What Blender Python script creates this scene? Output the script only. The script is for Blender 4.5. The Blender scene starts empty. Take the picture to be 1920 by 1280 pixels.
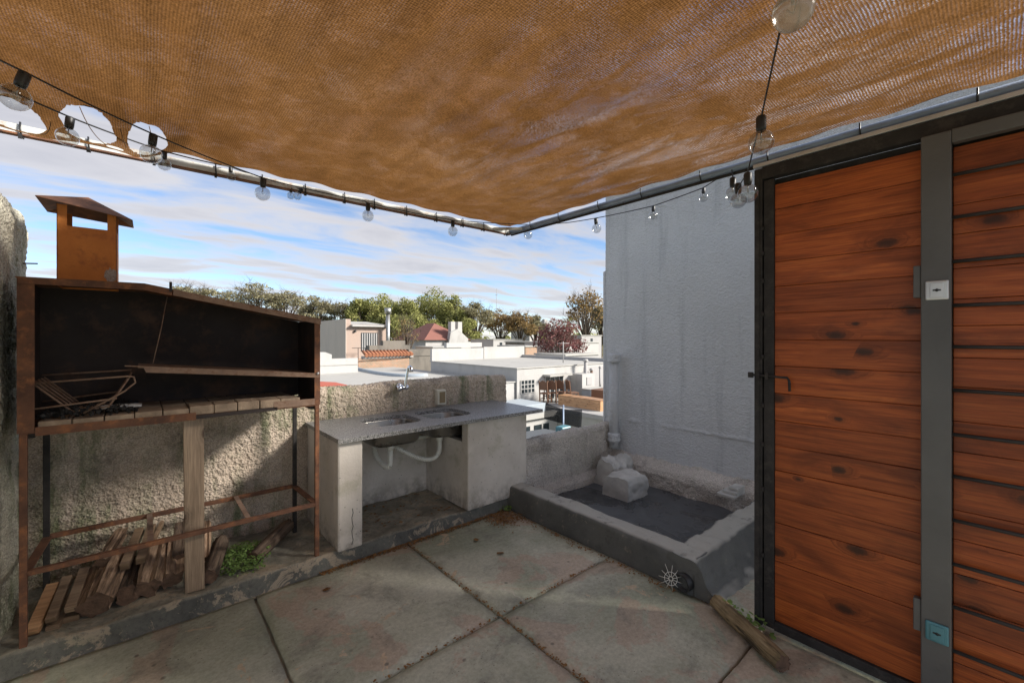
import bpy, bmesh, math, random
from mathutils import Vector, Matrix, noise, Quaternion
R = math.radians
random.seed(7)
S = bpy.context.scene
COL = S.collection

# ------------------------------------------------------------------ camera
EYE = 1.5
cam = bpy.data.cameras.new('camera'); camo = bpy.data.objects.new('camera', cam); COL.objects.link(camo)
camo.location = (0, 0, EYE); camo.rotation_euler = (R(90), 0, R(-40.68))
cam.sensor_width = 36; cam.lens = 805/1920*36; cam.shift_y = -8/1920
cam.clip_start = .02; cam.clip_end = 3000
S.camera = camo
S.view_settings.view_transform = 'Standard'; S.view_settings.look = 'None'
S.view_settings.exposure = 2.55; S.view_settings.gamma = 1
S.cycles.max_bounces = 10; S.cycles.diffuse_bounces = 6; S.cycles.transparent_max_bounces = 16

# ------------------------------------------------------------------ sky + sun
SUN = Vector((1, -1.0, .74)).normalized()
W = bpy.data.worlds.new('World'); S.world = W; W.use_nodes = True
wn, wl = W.node_tree.nodes, W.node_tree.links
def wnode(t, **k):
    n = wn.new(t)
    for a, b in k.items(): setattr(n, a, b)
    return n
bg = wn['Background']
sky = wnode('ShaderNodeTexSky', sky_type='NISHITA', sun_disc=False, sun_elevation=math.asin(SUN.z), sun_rotation=R(135), altitude=50, air_density=.72, dust_density=.1, ozone_density=2.2)
tc = wnode('ShaderNodeTexCoord')
sep = wnode('ShaderNodeSeparateXYZ'); wl.new(tc.outputs['Generated'], sep.inputs[0])
def wmath(op, a, b=None):
    n = wnode('ShaderNodeMath', operation=op)
    for i, q in enumerate((a, b)):
        if q is None: continue
        if isinstance(q, (int, float)): n.inputs[i].default_value = q
        else: wl.new(q, n.inputs[i])
    return n.outputs[0]
zz = wmath('ADD', wmath('MAXIMUM', sep.outputs[2], 0.0), .10)
cmb = wnode('ShaderNodeCombineXYZ')
wl.new(wmath('DIVIDE', sep.outputs[0], zz), cmb.inputs[0]); wl.new(wmath('DIVIDE', sep.outputs[1], zz), cmb.inputs[1])
mp = wnode('ShaderNodeMapping'); mp.inputs['Rotation'].default_value = (0, 0, R(38)); mp.inputs['Scale'].default_value = (.5, 1.1, 1)
mp.inputs['Location'].default_value = (3.4, 1.7, 0)
wl.new(cmb.outputs[0], mp.inputs[0])
n1 = wnode('ShaderNodeTexNoise'); n1.inputs['Scale'].default_value = 2.1; n1.inputs['Detail'].default_value = 9; n1.inputs['Roughness'].default_value = .56; n1.inputs['Distortion'].default_value = .35
wl.new(mp.outputs[0], n1.inputs['Vector'])
n2 = wnode('ShaderNodeTexNoise'); n2.inputs['Scale'].default_value = .8; n2.inputs['Detail'].default_value = 4
wl.new(mp.outputs[0], n2.inputs['Vector'])
dens = wmath('ADD', n1.outputs[0], wmath('MULTIPLY', wmath('SUBTRACT', n2.outputs[0], .5), .35))
rp = wnode('ShaderNodeValToRGB'); rp.color_ramp.elements[0].position = .36; rp.color_ramp.elements[1].position = .56
rp.color_ramp.elements[0].color = (0, 0, 0, 1); rp.color_ramp.elements[1].color = (1, 1, 1, 1)
wl.new(dens, rp.inputs[0])
cr = wnode('ShaderNodeValToRGB'); cr.color_ramp.elements[0].position = .48; cr.color_ramp.elements[1].position = .72
cr.color_ramp.elements[0].color = (3.75, 3.62, 3.66, 1); cr.color_ramp.elements[1].color = (2.9, 2.82, 2.95, 1)
wl.new(n1.outputs[0], cr.inputs[0])
mx = wnode('ShaderNodeMix', data_type='RGBA')
wl.new(wmath('MULTIPLY', rp.outputs[0], .88), mx.inputs[0]); wl.new(sky.outputs[0], mx.inputs[6]); wl.new(cr.outputs[0], mx.inputs[7])
wl.new(mx.outputs[2], bg.inputs[0]); bg.inputs[1].default_value = .0365

sd = bpy.data.lights.new('sun', 'SUN'); sd.energy = 1.45; sd.angle = R(13); sd.color = (1, .94, .86)
so = bpy.data.objects.new('sun', sd); COL.objects.link(so); so.location = SUN*40
so.rotation_euler = SUN.to_track_quat('Z', 'Y').to_euler()

# ------------------------------------------------------------------ layout helper: direction of a bearing measured on site
CA, SA = math.cos(R(40.68)), math.sin(R(40.68))
def at(u, v, d):
    r = (u-960)/805
    return Vector(((CA*r+SA)*d, (-SA*r+CA)*d, EYE+(632-v)/805*d))
def aty(u, v, y):
    r = (u-960)/805; return at(u, v, y/(-SA*r+CA))
def atz(u, v, z):
    return at(u, v, (z-EYE)*805/(632-v))

# ------------------------------------------------------------------ materials
class NT:
    def __init__(s, name):
        s.m = bpy.data.materials.new(name); s.m.use_nodes = True
        s.n, s.l = s.m.node_tree.nodes, s.m.node_tree.links
        s.b = s.n['Principled BSDF']; s.out = s.n['Material Output']
    def put(s, sock, v):
        if v is None: return
        if hasattr(v, 'is_linked') or hasattr(v, 'links'): s.l.new(v, sock)
        elif isinstance(v, (tuple, list)) and sock.type == 'RGBA' and len(v) == 3: sock.default_value = (*v, 1)
        else: sock.default_value = v
    def node(s, t, ins=None, **k):
        n = s.n.new(t)
        for a, b in k.items(): setattr(n, a, b)
        for a, b in (ins or {}).items(): s.put(n.inputs[a], b)
        return n
    def pos(s): return s.node('ShaderNodeNewGeometry').outputs['Position']
    def obj(s): return s.node('ShaderNodeTexCoord').outputs['Object']
    def rnd(s): return s.node('ShaderNodeObjectInfo').outputs['Random']
    def map(s, v, scale=(1, 1, 1), loc=(0, 0, 0), rot=(0, 0, 0)):
        return s.node('ShaderNodeMapping', {0: v, 'Scale': scale, 'Location': loc, 'Rotation': rot}).outputs[0]
    def noise(s, v, scale, detail=4, rough=.55, dist=0):
        return s.node('ShaderNodeTexNoise', {'Vector': v, 'Scale': scale, 'Detail': detail, 'Roughness': rough, 'Distortion': dist}).outputs[0]
    def voro(s, v, scale, feature='F1', out='Distance', rnd=1):
        return s.node('ShaderNodeTexVoronoi', {'Vector': v, 'Scale': scale, 'Randomness': rnd}, feature=feature).outputs[out]
    def ramp(s, f, *st):
        n = s.node('ShaderNodeValToRGB', {0: f}); e = n.color_ramp.elements
        while len(e) < len(st): e.new(.5)
        for q, (p, c) in zip(e, st):
            q.position = p; q.color = (c, c, c, 1) if isinstance(c, (int, float)) else (*c, 1)
        return n.outputs[0]
    def mix(s, f, a, b, mode='MIX'):
        n = s.node('ShaderNodeMix', data_type='RGBA', blend_type=mode)
        s.put(n.inputs[0], f); s.put(n.inputs[6], a); s.put(n.inputs[7], b); return n.outputs[2]
    def math(s, op, a, b=None, clamp=False):
        n = s.node('ShaderNodeMath', operation=op, use_clamp=clamp); s.put(n.inputs[0], a); s.put(n.inputs[1], b); return n.outputs[0]
    def sep(s, v): return s.node('ShaderNodeSeparateXYZ', {0: v}).outputs
    def bump(s, h, strength=.3, dist=.01, normal=None):
        return s.node('ShaderNodeBump', {'Height': h, 'Strength': strength, 'Distance': dist, 'Normal': normal}).outputs[0]
    def done(s, col=None, rough=None, metal=None, normal=None, **k):
        s.put(s.b.inputs['Base Color'], col); s.put(s.b.inputs['Roughness'], rough); s.put(s.b.inputs['Metallic'], metal); s.put(s.b.inputs['Normal'], normal)
        for a, b in k.items(): s.put(s.b.inputs[a], b)
        return s.m
M = {}
def simple(name, col, rough=.6, metal=0, var=.25, scale=6, bump=.15, bs=60):
    t = NT(name); p = t.pos()
    n = t.noise(p, scale, 6, .6)
    c = t.mix(t.ramp(n, (.3, 0), (.72, 1)), tuple(q*(1-var) for q in col), tuple(min(1, q*(1+var)) for q in col))
    M[name] = t.done(c, rough, metal, t.bump(t.noise(p, bs, 4), bump, .01)); return M[name]

def mat_floor():
    t = NT('floor_concrete'); p = t.pos(); r = t.rnd()
    a = t.noise(p, 1.3, 8, .62, .6); b = t.noise(t.map(p, loc=(7, 3, 1)), 1.9, 9, .64, .9); c = t.noise(t.map(p, loc=(1, 9, 4)), 4.2, 8, .7, .4)
    col = t.mix(t.ramp(a, (.35, 0), (.65, 1)), (.30, .32, .235), (.55, .545, .44))
    col = t.mix(t.math('MULTIPLY', t.ramp(b, (.545, 0), (.575, 1)), .5), col, (.47, .32, .245))
    col = t.mix(t.math('MULTIPLY', t.ramp(c, (.52, 0), (.66, 1)), .6), col, (.19, .185, .15))
    pale = t.noise(t.map(p, loc=(3, 3, 3)), 3.1, 9, .72, 1.2)
    col = t.mix(t.math('MULTIPLY', t.ramp(pale, (.625, 0), (.64, 1)), .85), col, (.56, .43, .29))
    spk = t.voro(p, 38); col = t.mix(t.math('MULTIPLY', t.ramp(spk, (.06, 1), (.12, 0)), t.ramp(c, (.45, 0), (.55, 1))), col, (.06, .055, .045))
    wob = t.node('ShaderNodeMix', {0: .12}, data_type='VECTOR')
    t.put(wob.inputs[4], p); t.put(wob.inputs[5], t.node('ShaderNodeTexNoise', {'Vector': p, 'Scale': 6., 'Detail': 6}).outputs['Color'])
    crack = t.voro(wob.outputs[1], 1.15, 'DISTANCE_TO_EDGE')
    cm = t.math('MULTIPLY', t.ramp(crack, (.002, 1), (.007, 0)), t.ramp(t.noise(p, 2.2, 3), (.53, 0), (.6, 1)))
    col = t.mix(t.math('MULTIPLY', cm, .6), col, (.5, .47, .4))
    col = t.mix(.5, col, t.mix(r, (.85, .87, .84), (1.12, 1.08, 1.05)), 'MULTIPLY')
    grit = t.noise(p, 45, 6, .8)
    col = t.mix(.5, col, t.mix(t.ramp(grit, (.34, 0), (.62, 1)), (.55, .54, .52), (1.25, 1.25, 1.25)), 'MULTIPLY')
    blot = t.voro(t.map(p, loc=(.3, .2, 0)), 9); col = t.mix(t.math('MULTIPLY', t.math('MULTIPLY', t.ramp(blot, (.07, 1), (.12, 0)), t.ramp(b, (.5, 0), (.56, 1))), .7), col, (.12, .11, .085))
    nb = t.bump(t.noise(p, 90, 5, .7), .25, .006); nb = t.bump(t.noise(p, 7, 5), .25, .03, nb)
    M['floor'] = t.done(col, t.ramp(c, (.3, .82), (.65, .5)), 0, nb)
mat_floor()
def mat_roughcast(name, col1, col2, moss=.6, dirt=.7):
    t = NT(name); p = t.pos()
    a = t.noise(p, 2.1, 7, .62); st = t.noise(t.map(p, scale=(7, 7, .9)), 1.6, 6, .6); g = t.noise(t.map(p, loc=(5, 1, 2)), 1.7, 7, .66)
    col = t.mix(t.ramp(a, (.33, 0), (.68, 1)), col1, col2)
    col = t.mix(t.math('MULTIPLY', t.math('MULTIPLY', t.ramp(st, (.45, 0), (.62, 1)), t.ramp(g, (.42, 0), (.56, 1))), moss), col, (.17, .20, .10))
    d = t.noise(t.map(p, loc=(2, 8, 5)), 3.4, 8, .7)
    col = t.mix(t.math('MULTIPLY', t.ramp(d, (.54, 0), (.68, 1)), dirt), col, (.07, .06, .048))
    v = t.voro(p, 70); gr = t.noise(p, 120, 4, .65)
    col = t.mix(.55, col, t.mix(t.ramp(gr, (.36, 0), (.6, 1)), (.30, .28, .25), (1.3, 1.29, 1.27)), 'MULTIPLY')  # relief shade and grime put into the colour: pits darker, grains lighter
    nb = t.bump(v, .75, .012); nb = t.bump(gr, .5, .006, nb)
    M[name] = t.done(col, .92, 0, nb)
mat_roughcast('roughcast', (.50, .405, .32), (.64, .54, .44), .85, .5)
mat_roughcast('roughcast_grey', (.52, .47, .42), (.66, .60, .54), .25, .55)
mat_roughcast('roughcast_side', (.44, .43, .35), (.64, .60, .49), .8, .9)
def mat_plaster():
    t = NT('plaster'); p = t.pos(); z = t.sep(p)[2]
    a = t.noise(p, 3, 7, .62); b = t.noise(t.map(p, loc=(4, 4, 1)), 5, 8, .7)
    col = t.mix(t.ramp(a, (.3, 0), (.7, 1)), (.52, .465, .40), (.70, .64, .57))
    col = t.mix(t.math('MULTIPLY', t.ramp(b, (.55, 0), (.68, 1)), .5), col, (.32, .30, .19))
    sp = t.voro(p, 22); col = t.mix(t.ramp(sp, (.05, .75), (.11, 0)), col, (.10, .085, .07))
    low = t.math('MULTIPLY', t.ramp(z, (.1, 1), (.28, 0)), t.ramp(t.noise(p, 9, 7, .7), (.42, 0), (.58, 1)))
    col = t.mix(t.math('MULTIPLY', low, .7), col, (.17, .145, .12))
    M['plaster'] = t.done(col, .85, 0, t.bump(t.noise(p, 45, 7, .7), .35, .008))
mat_plaster()
def mat_bitumen():
    t = NT('bitumen_grey'); p = t.pos(); a = t.noise(p, 2.6, 8, .65, .5); b = t.noise(t.map(p, loc=(2, 2, 7)), 8, 8, .7)
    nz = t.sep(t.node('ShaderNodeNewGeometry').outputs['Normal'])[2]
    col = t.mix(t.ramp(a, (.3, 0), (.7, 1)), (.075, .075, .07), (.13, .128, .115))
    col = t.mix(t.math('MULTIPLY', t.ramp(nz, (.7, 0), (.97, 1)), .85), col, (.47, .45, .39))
    col = t.mix(t.math('MULTIPLY', t.ramp(b, (.60, 0), (.68, 1)), .4), col, (.40, .33, .25))
    col = t.mix(t.math('MULTIPLY', t.ramp(b, (.36, 1), (.44, 0)), .5), col, (.05, .05, .045))
    M['bitumen'] = t.done(col, t.ramp(a, (.3, .75), (.7, .5)), 0, t.bump(t.noise(p, 30, 7, .68), .4, .012))
mat_bitumen()
def mat_plinth():
    t = NT('plinth_cement'); p = t.pos(); a = t.noise(p, 3.2, 9, .68, .5); b = t.noise(t.map(p, loc=(2, 6, 7)), 6, 9, .72, .6); c = t.noise(t.map(p, loc=(9, 1, 1)), 2.1, 7, .65)
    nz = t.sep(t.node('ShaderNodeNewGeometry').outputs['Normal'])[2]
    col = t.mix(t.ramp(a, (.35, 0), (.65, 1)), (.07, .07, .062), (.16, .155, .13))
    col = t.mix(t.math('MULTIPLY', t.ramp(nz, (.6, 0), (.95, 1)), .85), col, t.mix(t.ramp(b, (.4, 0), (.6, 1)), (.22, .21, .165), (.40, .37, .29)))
    col = t.mix(t.math('MULTIPLY', t.ramp(b, (.545, 0), (.575, 1)), .7), col, (.42, .34, .24))
    col = t.mix(t.math('MULTIPLY', t.ramp(c, (.56, 0), (.64, 1)), .5), col, (.19, .21, .13))
    col = t.mix(t.math('MULTIPLY', t.ramp(t.noise(p, 40, 6, .75), (.5, 0), (.66, 1)), .45), col, (.03, .03, .027))
    M['plinth'] = t.done(col, .8, 0, t.bump(b, .5, .02))
mat_plinth()
def mat_membrane():
    t = NT('wet_membrane'); p = t.pos(); a = t.noise(p, 2.2, 7, .6, .8)
    col = t.mix(t.ramp(a, (.35, 0), (.65, 1)), (.04, .043, .048), (.12, .125, .13))
    M['membrane'] = t.done(col, t.ramp(a, (.40, .12), (.58, .5)), 0, t.bump(t.noise(p, 5, 5), .3, .03))
mat_membrane()
def mat_tower():
    t = NT('tower_paint'); p = t.pos(); a = t.noise(p, 1.1, 7, .6); s = t.noise(t.map(p, scale=(5, 5, .5)), 1.3, 6, .65)
    col = t.mix(t.ramp(a, (.3, 0), (.7, 1)), (.63, .64, .65), (.74, .745, .75))
    col = t.mix(t.math('MULTIPLY', t.ramp(s, (.52, 0), (.68, 1)), .35), col, (.33, .345, .36))
    nb = t.bump(t.noise(t.map(p, scale=(1, 1, 1.6)), 38, 5, .66), 1.0, .03); nb = t.bump(t.noise(p, 140, 3), .35, .005, nb)
    M['tower'] = t.done(col, .8, 0, nb)
mat_tower()
def mat_rust(name, c1, c2, c3, sc=7):
    t = NT(name); p = t.pos(); a = t.noise(p, sc, 8, .68); b = t.noise(t.map(p, loc=(3, 1, 6)), sc*2.6, 8, .7)
    col = t.mix(t.ramp(a, (.36, 0), (.64, 1)), c1, c2)
    col = t.mix(t.ramp(b, (.5, 0), (.66, 1)), col, c3)
    M[name] = t.done(col, .78, .15, t.bump(b, .35, .004))
mat_rust('rust', (.085, .04, .025), (.19, .085, .045), (.29, .12, .05))
mat_rust('rust_bright', (.46, .15, .032), (.60, .215, .045), (.32, .10, .03), 5)
mat_rust('rust_pale', (.20, .13, .095), (.30, .20, .14), (.17, .085, .05), 9)
mat_rust('soot', (.022, .016, .015), (.042, .031, .029), (.085, .045, .030), 2.2)
mat_rust('rust_ash', (.34, .27, .22), (.46, .41, .36), (.2, .11, .07), 60)
mat_rust('old_white_steel', (.50, .51, .49), (.62, .63, .60), (.33, .22, .14), 4)
mat_rust('black_steel', (.018, .016, .015), (.035, .031, .029), (.055, .047, .042), 8)
simple('post_steel', (.105, .10, .095), .5, .1, .18, 3, .12)
simple('bar_steel', (.055, .05, .047), .5, .2, .2, 6, .1)
simple('blue_pipe', (.26, .33, .44), .45, .3, .22, 4, .1)
simple('silver', (.58, .58, .58), .4, .45, .15, 8, .06)
simple('zinc', (.42, .42, .40), .4, .85, .2, 9, .1)
simple('pvc', (.70, .68, .60), .5, 0, .12, 8, .05)
simple('plastic_cream', (.62, .58, .47), .5, 0, .12, 8, .05)
simple('brown_flap', (.27, .20, .11), .35, 0, .2, 10, .05)
simple('black_plastic', (.02, .02, .02), .45, 0, .15, 10, .05)
simple('fabric_thread', (.16, .09, .04), .9)
simple('ash', (.5, .49, .47), .95, 0, .2, 40, .5)
simple('charcoal', (.022, .021, .021), .85, 0, .4, 30, .8, 120)
simple('firebrick', (.30, .225, .16), .9, 0, .45, 9, .5, 70)
simple('painted_block', (.50, .485, .45), .8, 0, .25, 7, .6, 25)
simple('teal_film', (.075, .21, .24), .35, 0, .15, 9, .1)
def mat_granite():
    t = NT('granite'); p = t.pos(); a = t.noise(p, 120, 3, .8); b = t.voro(p, 260)
    col = t.ramp(a, (.36, (.035, .035, .036)), (.5, (.20, .197, .19)), (.62, (.50, .49, .475)))
    col = t.mix(t.math('MULTIPLY', t.ramp(t.noise(p, 5, 7, .65), (.5, 0), (.7, 1)), .35), col, (.19, .175, .15))
    M['granite'] = t.done(col, .36, 0, t.bump(b, .05, .002))
mat_granite()
def mat_steel():
    t = NT('stainless'); p = t.pos()
    a = t.noise(p, 14, 6, .6)
    M['stainless'] = t.done(t.mix(a, (.20, .19, .17), (.34, .32, .29)), t.ramp(a, (.3, .22), (.7, .42)), .9, t.bump(t.noise(t.map(p, scale=(1, 40, 40)), 20, 3), .06, .002))
    t = NT('chrome'); M['chrome'] = t.done((.7, .72, .75), .12, 1)
mat_steel()
def mat_boards(name, dark, mid, light, upright=False):
    t = NT(name); o = t.obj(); r = t.rnd()
    if upright:
        q = t.sep(o); o = t.node('ShaderNodeCombineXYZ', {0: q[1], 1: q[2], 2: q[0]}).outputs[0]
    off = t.node('ShaderNodeCombineXYZ', {0: 0.0, 1: t.math('MULTIPLY', r, 37.0), 2: t.math('MULTIPLY', r, 91.0)}).outputs[0]
    p = t.node('ShaderNodeVectorMath', {0: o, 1: off}, operation='ADD').outputs[0]
    # knots, one or two to a board
    ps = t.sep(p); kp = t.node('ShaderNodeCombineXYZ', {0: t.math('MULTIPLY', ps[1], 4.2), 1: t.math('MULTIPLY', ps[2], 8.0), 2: 0.0}).outputs[0]
    wv = t.node('ShaderNodeMix', {0: .10}, data_type='VECTOR'); t.put(wv.inputs[4], kp)
    t.put(wv.inputs[5], t.node('ShaderNodeTexNoise', {'Vector': p, 'Scale': 5., 'Detail': 4}).outputs['Color'])
    vk = t.node('ShaderNodeTexVoronoi', {'Vector': wv.outputs[1], 'Scale': 1.0}, voronoi_dimensions='2D'); k = vk.outputs['Distance']
    vc = t.sep(vk.outputs['Color']); has = t.ramp(vc[0], (.60, 0), (.61, 1))
    k = t.math('DIVIDE', k, t.math('ADD', .3, t.math('MULTIPLY', vc[1], 1.0)))
    k = t.math('ADD', k, t.math('MULTIPLY', t.math('SUBTRACT', t.noise(p, 55, 3), .5), .10))
    k = t.math('ADD', k, t.math('SUBTRACT', 1, has))
    kin = t.ramp(k, (.06, 1), (.125, .55), (.15, 0))
    halo = t.ramp(k, (.10, 1), (.36, 0))
    # long grain, bent round the knots
    gp = t.map(p, scale=(1, 1.3, 24))
    gp2 = t.node('ShaderNodeVectorMath', {0: gp, 1: t.node('ShaderNodeCombineXYZ', {2: t.math('MULTIPLY', halo, 3.0)}).outputs[0]}, operation='ADD').outputs[0]
    g = t.noise(gp2, 1.5, 7, .6, .5)
    f = t.noise(t.map(p, scale=(1, 5, 150)), 1.2, 4, .6)
    bl = t.noise(t.map(p, scale=(1, 2.2, 6)), 1.0, 5, .6, .6)
    col = t.ramp(g, (.28, dark), (.5, mid), (.72, light))
    col = t.mix(t.math('MULTIPLY', t.ramp(bl, (.5, 0), (.66, 1)), .8), col, dark)
    col = t.mix(.6, col, t.mix(t.ramp(f, (.3, 0), (.7, 1)), (.5, .46, .44), (1.45, 1.42, 1.4)), 'MULTIPLY')
    col = t.mix(t.math('MULTIPLY', halo, .55), col, tuple(q*.42 for q in dark))
    col = t.mix(t.math('MULTIPLY', kin, .85), col, (.035, .013, .006))
    col = t.mix(.6, col, t.mix(r, (.6, .56, .52), (1.25, 1.25, 1.25)), 'MULTIPLY')
    M[name] = t.done(col, t.ramp(g, (.3, .5), (.7, .38)), 0, t.bump(f, .12, .003), **{'Specular IOR Level': .35})
mat_boards('board', (.18, .04, .009), (.37, .086, .018), (.48, .13, .028))
mat_boards('board_dark', (.16, .034, .008), (.31, .068, .014), (.40, .105, .022))
mat_boards('plank_old', (.17, .115, .07), (.25, .175, .115), (.32, .235, .155))
mat_boards('plank_upright', (.17, .12, .08), (.26, .19, .13), (.34, .255, .175), True)
mat_boards('crate_wood', (.40, .22, .11), (.54, .32, .17), (.62, .40, .22))
def mat_bark(name, c1, c2, along):
    t = NT(name); o = t.obj(); r = t.rnd()
    p = t.node('ShaderNodeVectorMath', {0: o, 1: t.node('ShaderNodeCombineXYZ', {0: t.math('MULTIPLY', r, 17.0), 2: t.math('MULTIPLY', r, 9.0)}).outputs[0]}, operation='ADD').outputs[0]
    s = [30, 30, 30]; s[along] = 3.5
    g = t.noise(t.map(p, scale=tuple(s)), 1.3, 7, .7, .4)
    col = t.ramp(g, (.36, tuple(q*.2 for q in c1)), (.48, c1), (.66, c2))
    col = t.mix(t.math('MULTIPLY', t.ramp(t.noise(p, 9, 6), (.5, 0), (.65, 1)), .6), col, tuple(q*.45 for q in c1))
    col = t.mix(.7, col, t.mix(r, (.7, .68, .66), (1.25, 1.2, 1.2)), 'MULTIPLY')
    M[name] = t.done(col, .9, 0, t.bump(g, .7, .012))
mat_bark('split_wood', (.26, .17, .105), (.52, .37, .25), 2)
mat_bark('bark', (.13, .09, .062), (.24, .175, .125), 2)
mat_bark('log_bark', (.28, .20, .10), (.42, .32, .18), 2)
simple('end_grain', (.12, .07, .045), .9, 0, .4, 25, .4)
def mat_fabric():
    t = NT('shade_cloth'); p = t.pos()
    uv0 = t.node('ShaderNodeTexCoord').outputs['UV']
    wob = t.node('ShaderNodeVectorMath', {0: uv0, 1: t.node('ShaderNodeVectorMath', {0: t.node('ShaderNodeTexNoise', {'Vector': uv0, 'Scale': 3.0, 'Detail': 3}).outputs['Color'], 1: (.014, .014, 0)}, operation='MULTIPLY').outputs[0]}, operation='ADD').outputs[0]
    uvx, uvy = t.sep(wob)[:2]
    w1 = t.math('SINE', t.math('MULTIPLY', uvx, 2*math.pi/.0080)); w2 = t.math('SINE', t.math('MULTIPLY', uvy, 2*math.pi/.0086))
    weave = t.math('ADD', t.math('MULTIPLY', w1, .34), t.math('MULTIPLY', w2, .34))
    big = t.noise(p, 1.1, 5, .6, .3); mid = t.noise(t.map(p, scale=(3.2, 1, 1)), 1.9, 7, .66, .7); fine = t.noise(p, 150, 3, .75); mot = t.noise(p, 5.5, 6, .7, .4)
    col = t.mix(t.ramp(big, (.3, 0), (.7, 1)), (.11, .058, .023), (.17, .096, .041))
    col = t.mix(t.math('MULTIPLY', t.ramp(weave, (.2, 0), (.75, 1)), .55), col, (.05, .022, .006))
    col = t.mix(.75, col, t.mix(t.ramp(fine, (.3, 0), (.7, 1)), (.4, .38, .36), (1.6, 1.6, 1.6)), 'MULTIPLY')
    col = t.mix(.6, col, t.mix(t.ramp(mot, (.3, 0), (.7, 1)), (.7, .68, .66), (1.35, 1.35, 1.38)), 'MULTIPLY')
    # stretched, looser weave lets sky glint through
    x, yy = t.sep(p)[:2]
    loose = t.math('MULTIPLY', t.ramp(mid, (.47, 0), (.62, 1)), t.math('ADD', .06, t.math('MULTIPLY', t.math('SUBTRACT', t.math('ADD', x, t.math('MULTIPLY', big, .6)), .9), .9, True)))
    loose = t.math('MULTIPLY', loose, t.ramp(t.math('ADD', yy, t.math('MULTIPLY', big, .8)), (1.5/4, 1), (2.4/4, 0)) if False else t.math('SUBTRACT', 1, t.math('MULTIPLY', t.math('SUBTRACT', yy, 1.15), .9, True), True))
    pore = t.ramp(t.math('ADD', weave, t.math('MULTIPLY', t.math('SUBTRACT', fine, .5), 2.6)), (.28, 0), (.45, 1))
    openf = t.math('MULTIPLY', pore, t.math('ADD', t.math('MULTIPLY', loose, 1.0), t.math('MULTIPLY', t.ramp(mot, (.48, 0), (.68, 1)), .24)), True)
    nb = t.bump(weave, .35, .003)
    dif = t.node('ShaderNodeBsdfDiffuse', {'Color': col, 'Normal': nb}); tr = t.node('ShaderNodeBsdfTranslucent', {'Color': t.mix(1, col, (1.5, 1.3, 1.05), 'MULTIPLY'), 'Normal': nb})
    a = t.node('ShaderNodeMixShader', {0: .55, 1: dif.outputs[0], 2: tr.outputs[0]})
    tp = t.node('ShaderNodeBsdfTransparent')
    b = t.node('ShaderNodeMixShader', {0: openf, 1: a.outputs[0], 2: tp.outputs[0]})
    t.l.new(b.outputs[0], t.out.inputs[0]); M['fabric'] = t.m
mat_fabric()
def mat_glass():
    t = NT('bulb_glass'); lw = t.node('ShaderNodeLayerWeight', {'Blend': .35})
    tp = t.node('ShaderNodeBsdfTransparent', {'Color': (.80, .81, .81)}); gl = t.node('ShaderNodeBsdfGlossy', {'Color': (1, 1, 1), 'Roughness': .04})
    f = t.ramp(lw.outputs['Facing'], (0, .07), (.5, .2), (.85, .75), (1, .9))
    m = t.node('ShaderNodeMixShader', {0: f, 1: tp.outputs[0], 2: gl.outputs[0]}); t.l.new(m.outputs[0], t.out.inputs[0]); M['glass'] = t.m
    t = NT('dusty_globe'); M['frosted'] = t.done((.72, .66, .58), .22, 0, None, **{'Transmission Weight': .75})
    t = NT('mesh_net'); tp = t.node('ShaderNodeBsdfTransparent'); d = t.node('ShaderNodeBsdfDiffuse', {'Color': (.02, .022, .026)})
    m = t.node('ShaderNodeMixShader', {0: .62, 1: tp.outputs[0], 2: d.outputs[0]}); t.l.new(m.outputs[0], t.out.inputs[0]); M['net'] = t.m
mat_glass()
def mat_wallfar(name, c, dirt=(.35, .33, .3), amt=.35):
    t = NT(name); p = t.pos(); a = t.noise(t.map(p, scale=(1, 1, .45)), .9, 8, .66); b = t.noise(p, .35, 5)
    col = t.mix(t.math('MULTIPLY', t.ramp(a, (.5, 0), (.72, 1)), amt), c, dirt)
    col = t.mix(t.math('MULTIPLY', b, .25), col, tuple(q*.75 for q in c))
    M[name] = t.done(col, .85, 0, t.bump(t.noise(p, 9, 6), .2, .03))
mat_wallfar('white_wash', (.46, .45, .43), (.27, .255, .235), .5); mat_wallfar('roof_white', (.43, .42, .39), (.27, .255, .23), .55)
mat_wallfar('peach', (.44, .33, .27)); mat_wallfar('grey_render', (.60, .53, .46)); mat_wallfar('old_stone', (.20, .18, .15), (.08, .075, .065), .8)
mat_wallfar('dark_roofing', (.10, .11, .12), (.05, .05, .055), .5); mat_wallfar('red_paint', (.42, .10, .06), (.28, .08, .05), .5)
mat_wallfar('terracotta', (.40, .165, .085), (.24, .10, .055), .7); mat_wallfar('red_roof', (.25, .105, .08), (.16, .08, .06), .6)
mat_wallfar('ground', (.13, .14, .075), (.2, .17, .12), .6); mat_wallfar('pale_blue', (.36, .41, .45)); mat_wallfar('brown_timber', (.17, .09, .055), (.1, .05, .03), .6)
mat_wallfar('cement_block', (.40, .39, .38), (.28, .27, .26), .5)
def mat_brickfar():
    t = NT('far_brick'); p = t.pos()
    bt = t.node('ShaderNodeTexBrick', {'Vector': t.map(p, rot=(R(90), 0, 0)), 'Color1': (.46, .25, .15, 1), 'Color2': (.36, .24, .16, 1), 'Mortar': (.38, .33, .27, 1), 'Scale': 2.4, 'Mortar Size': .025})
    col = t.mix(t.math('MULTIPLY', t.ramp(t.noise(p, .8, 6), (.5, 0), (.65, 1)), .7), bt.outputs[0], (.25, .2, .14)); M['far_brick'] = t.done(col, .9)
    t = NT('window_dark'); M['window'] = t.done((.03, .04, .045), .15, 0)
mat_brickfar()
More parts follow.
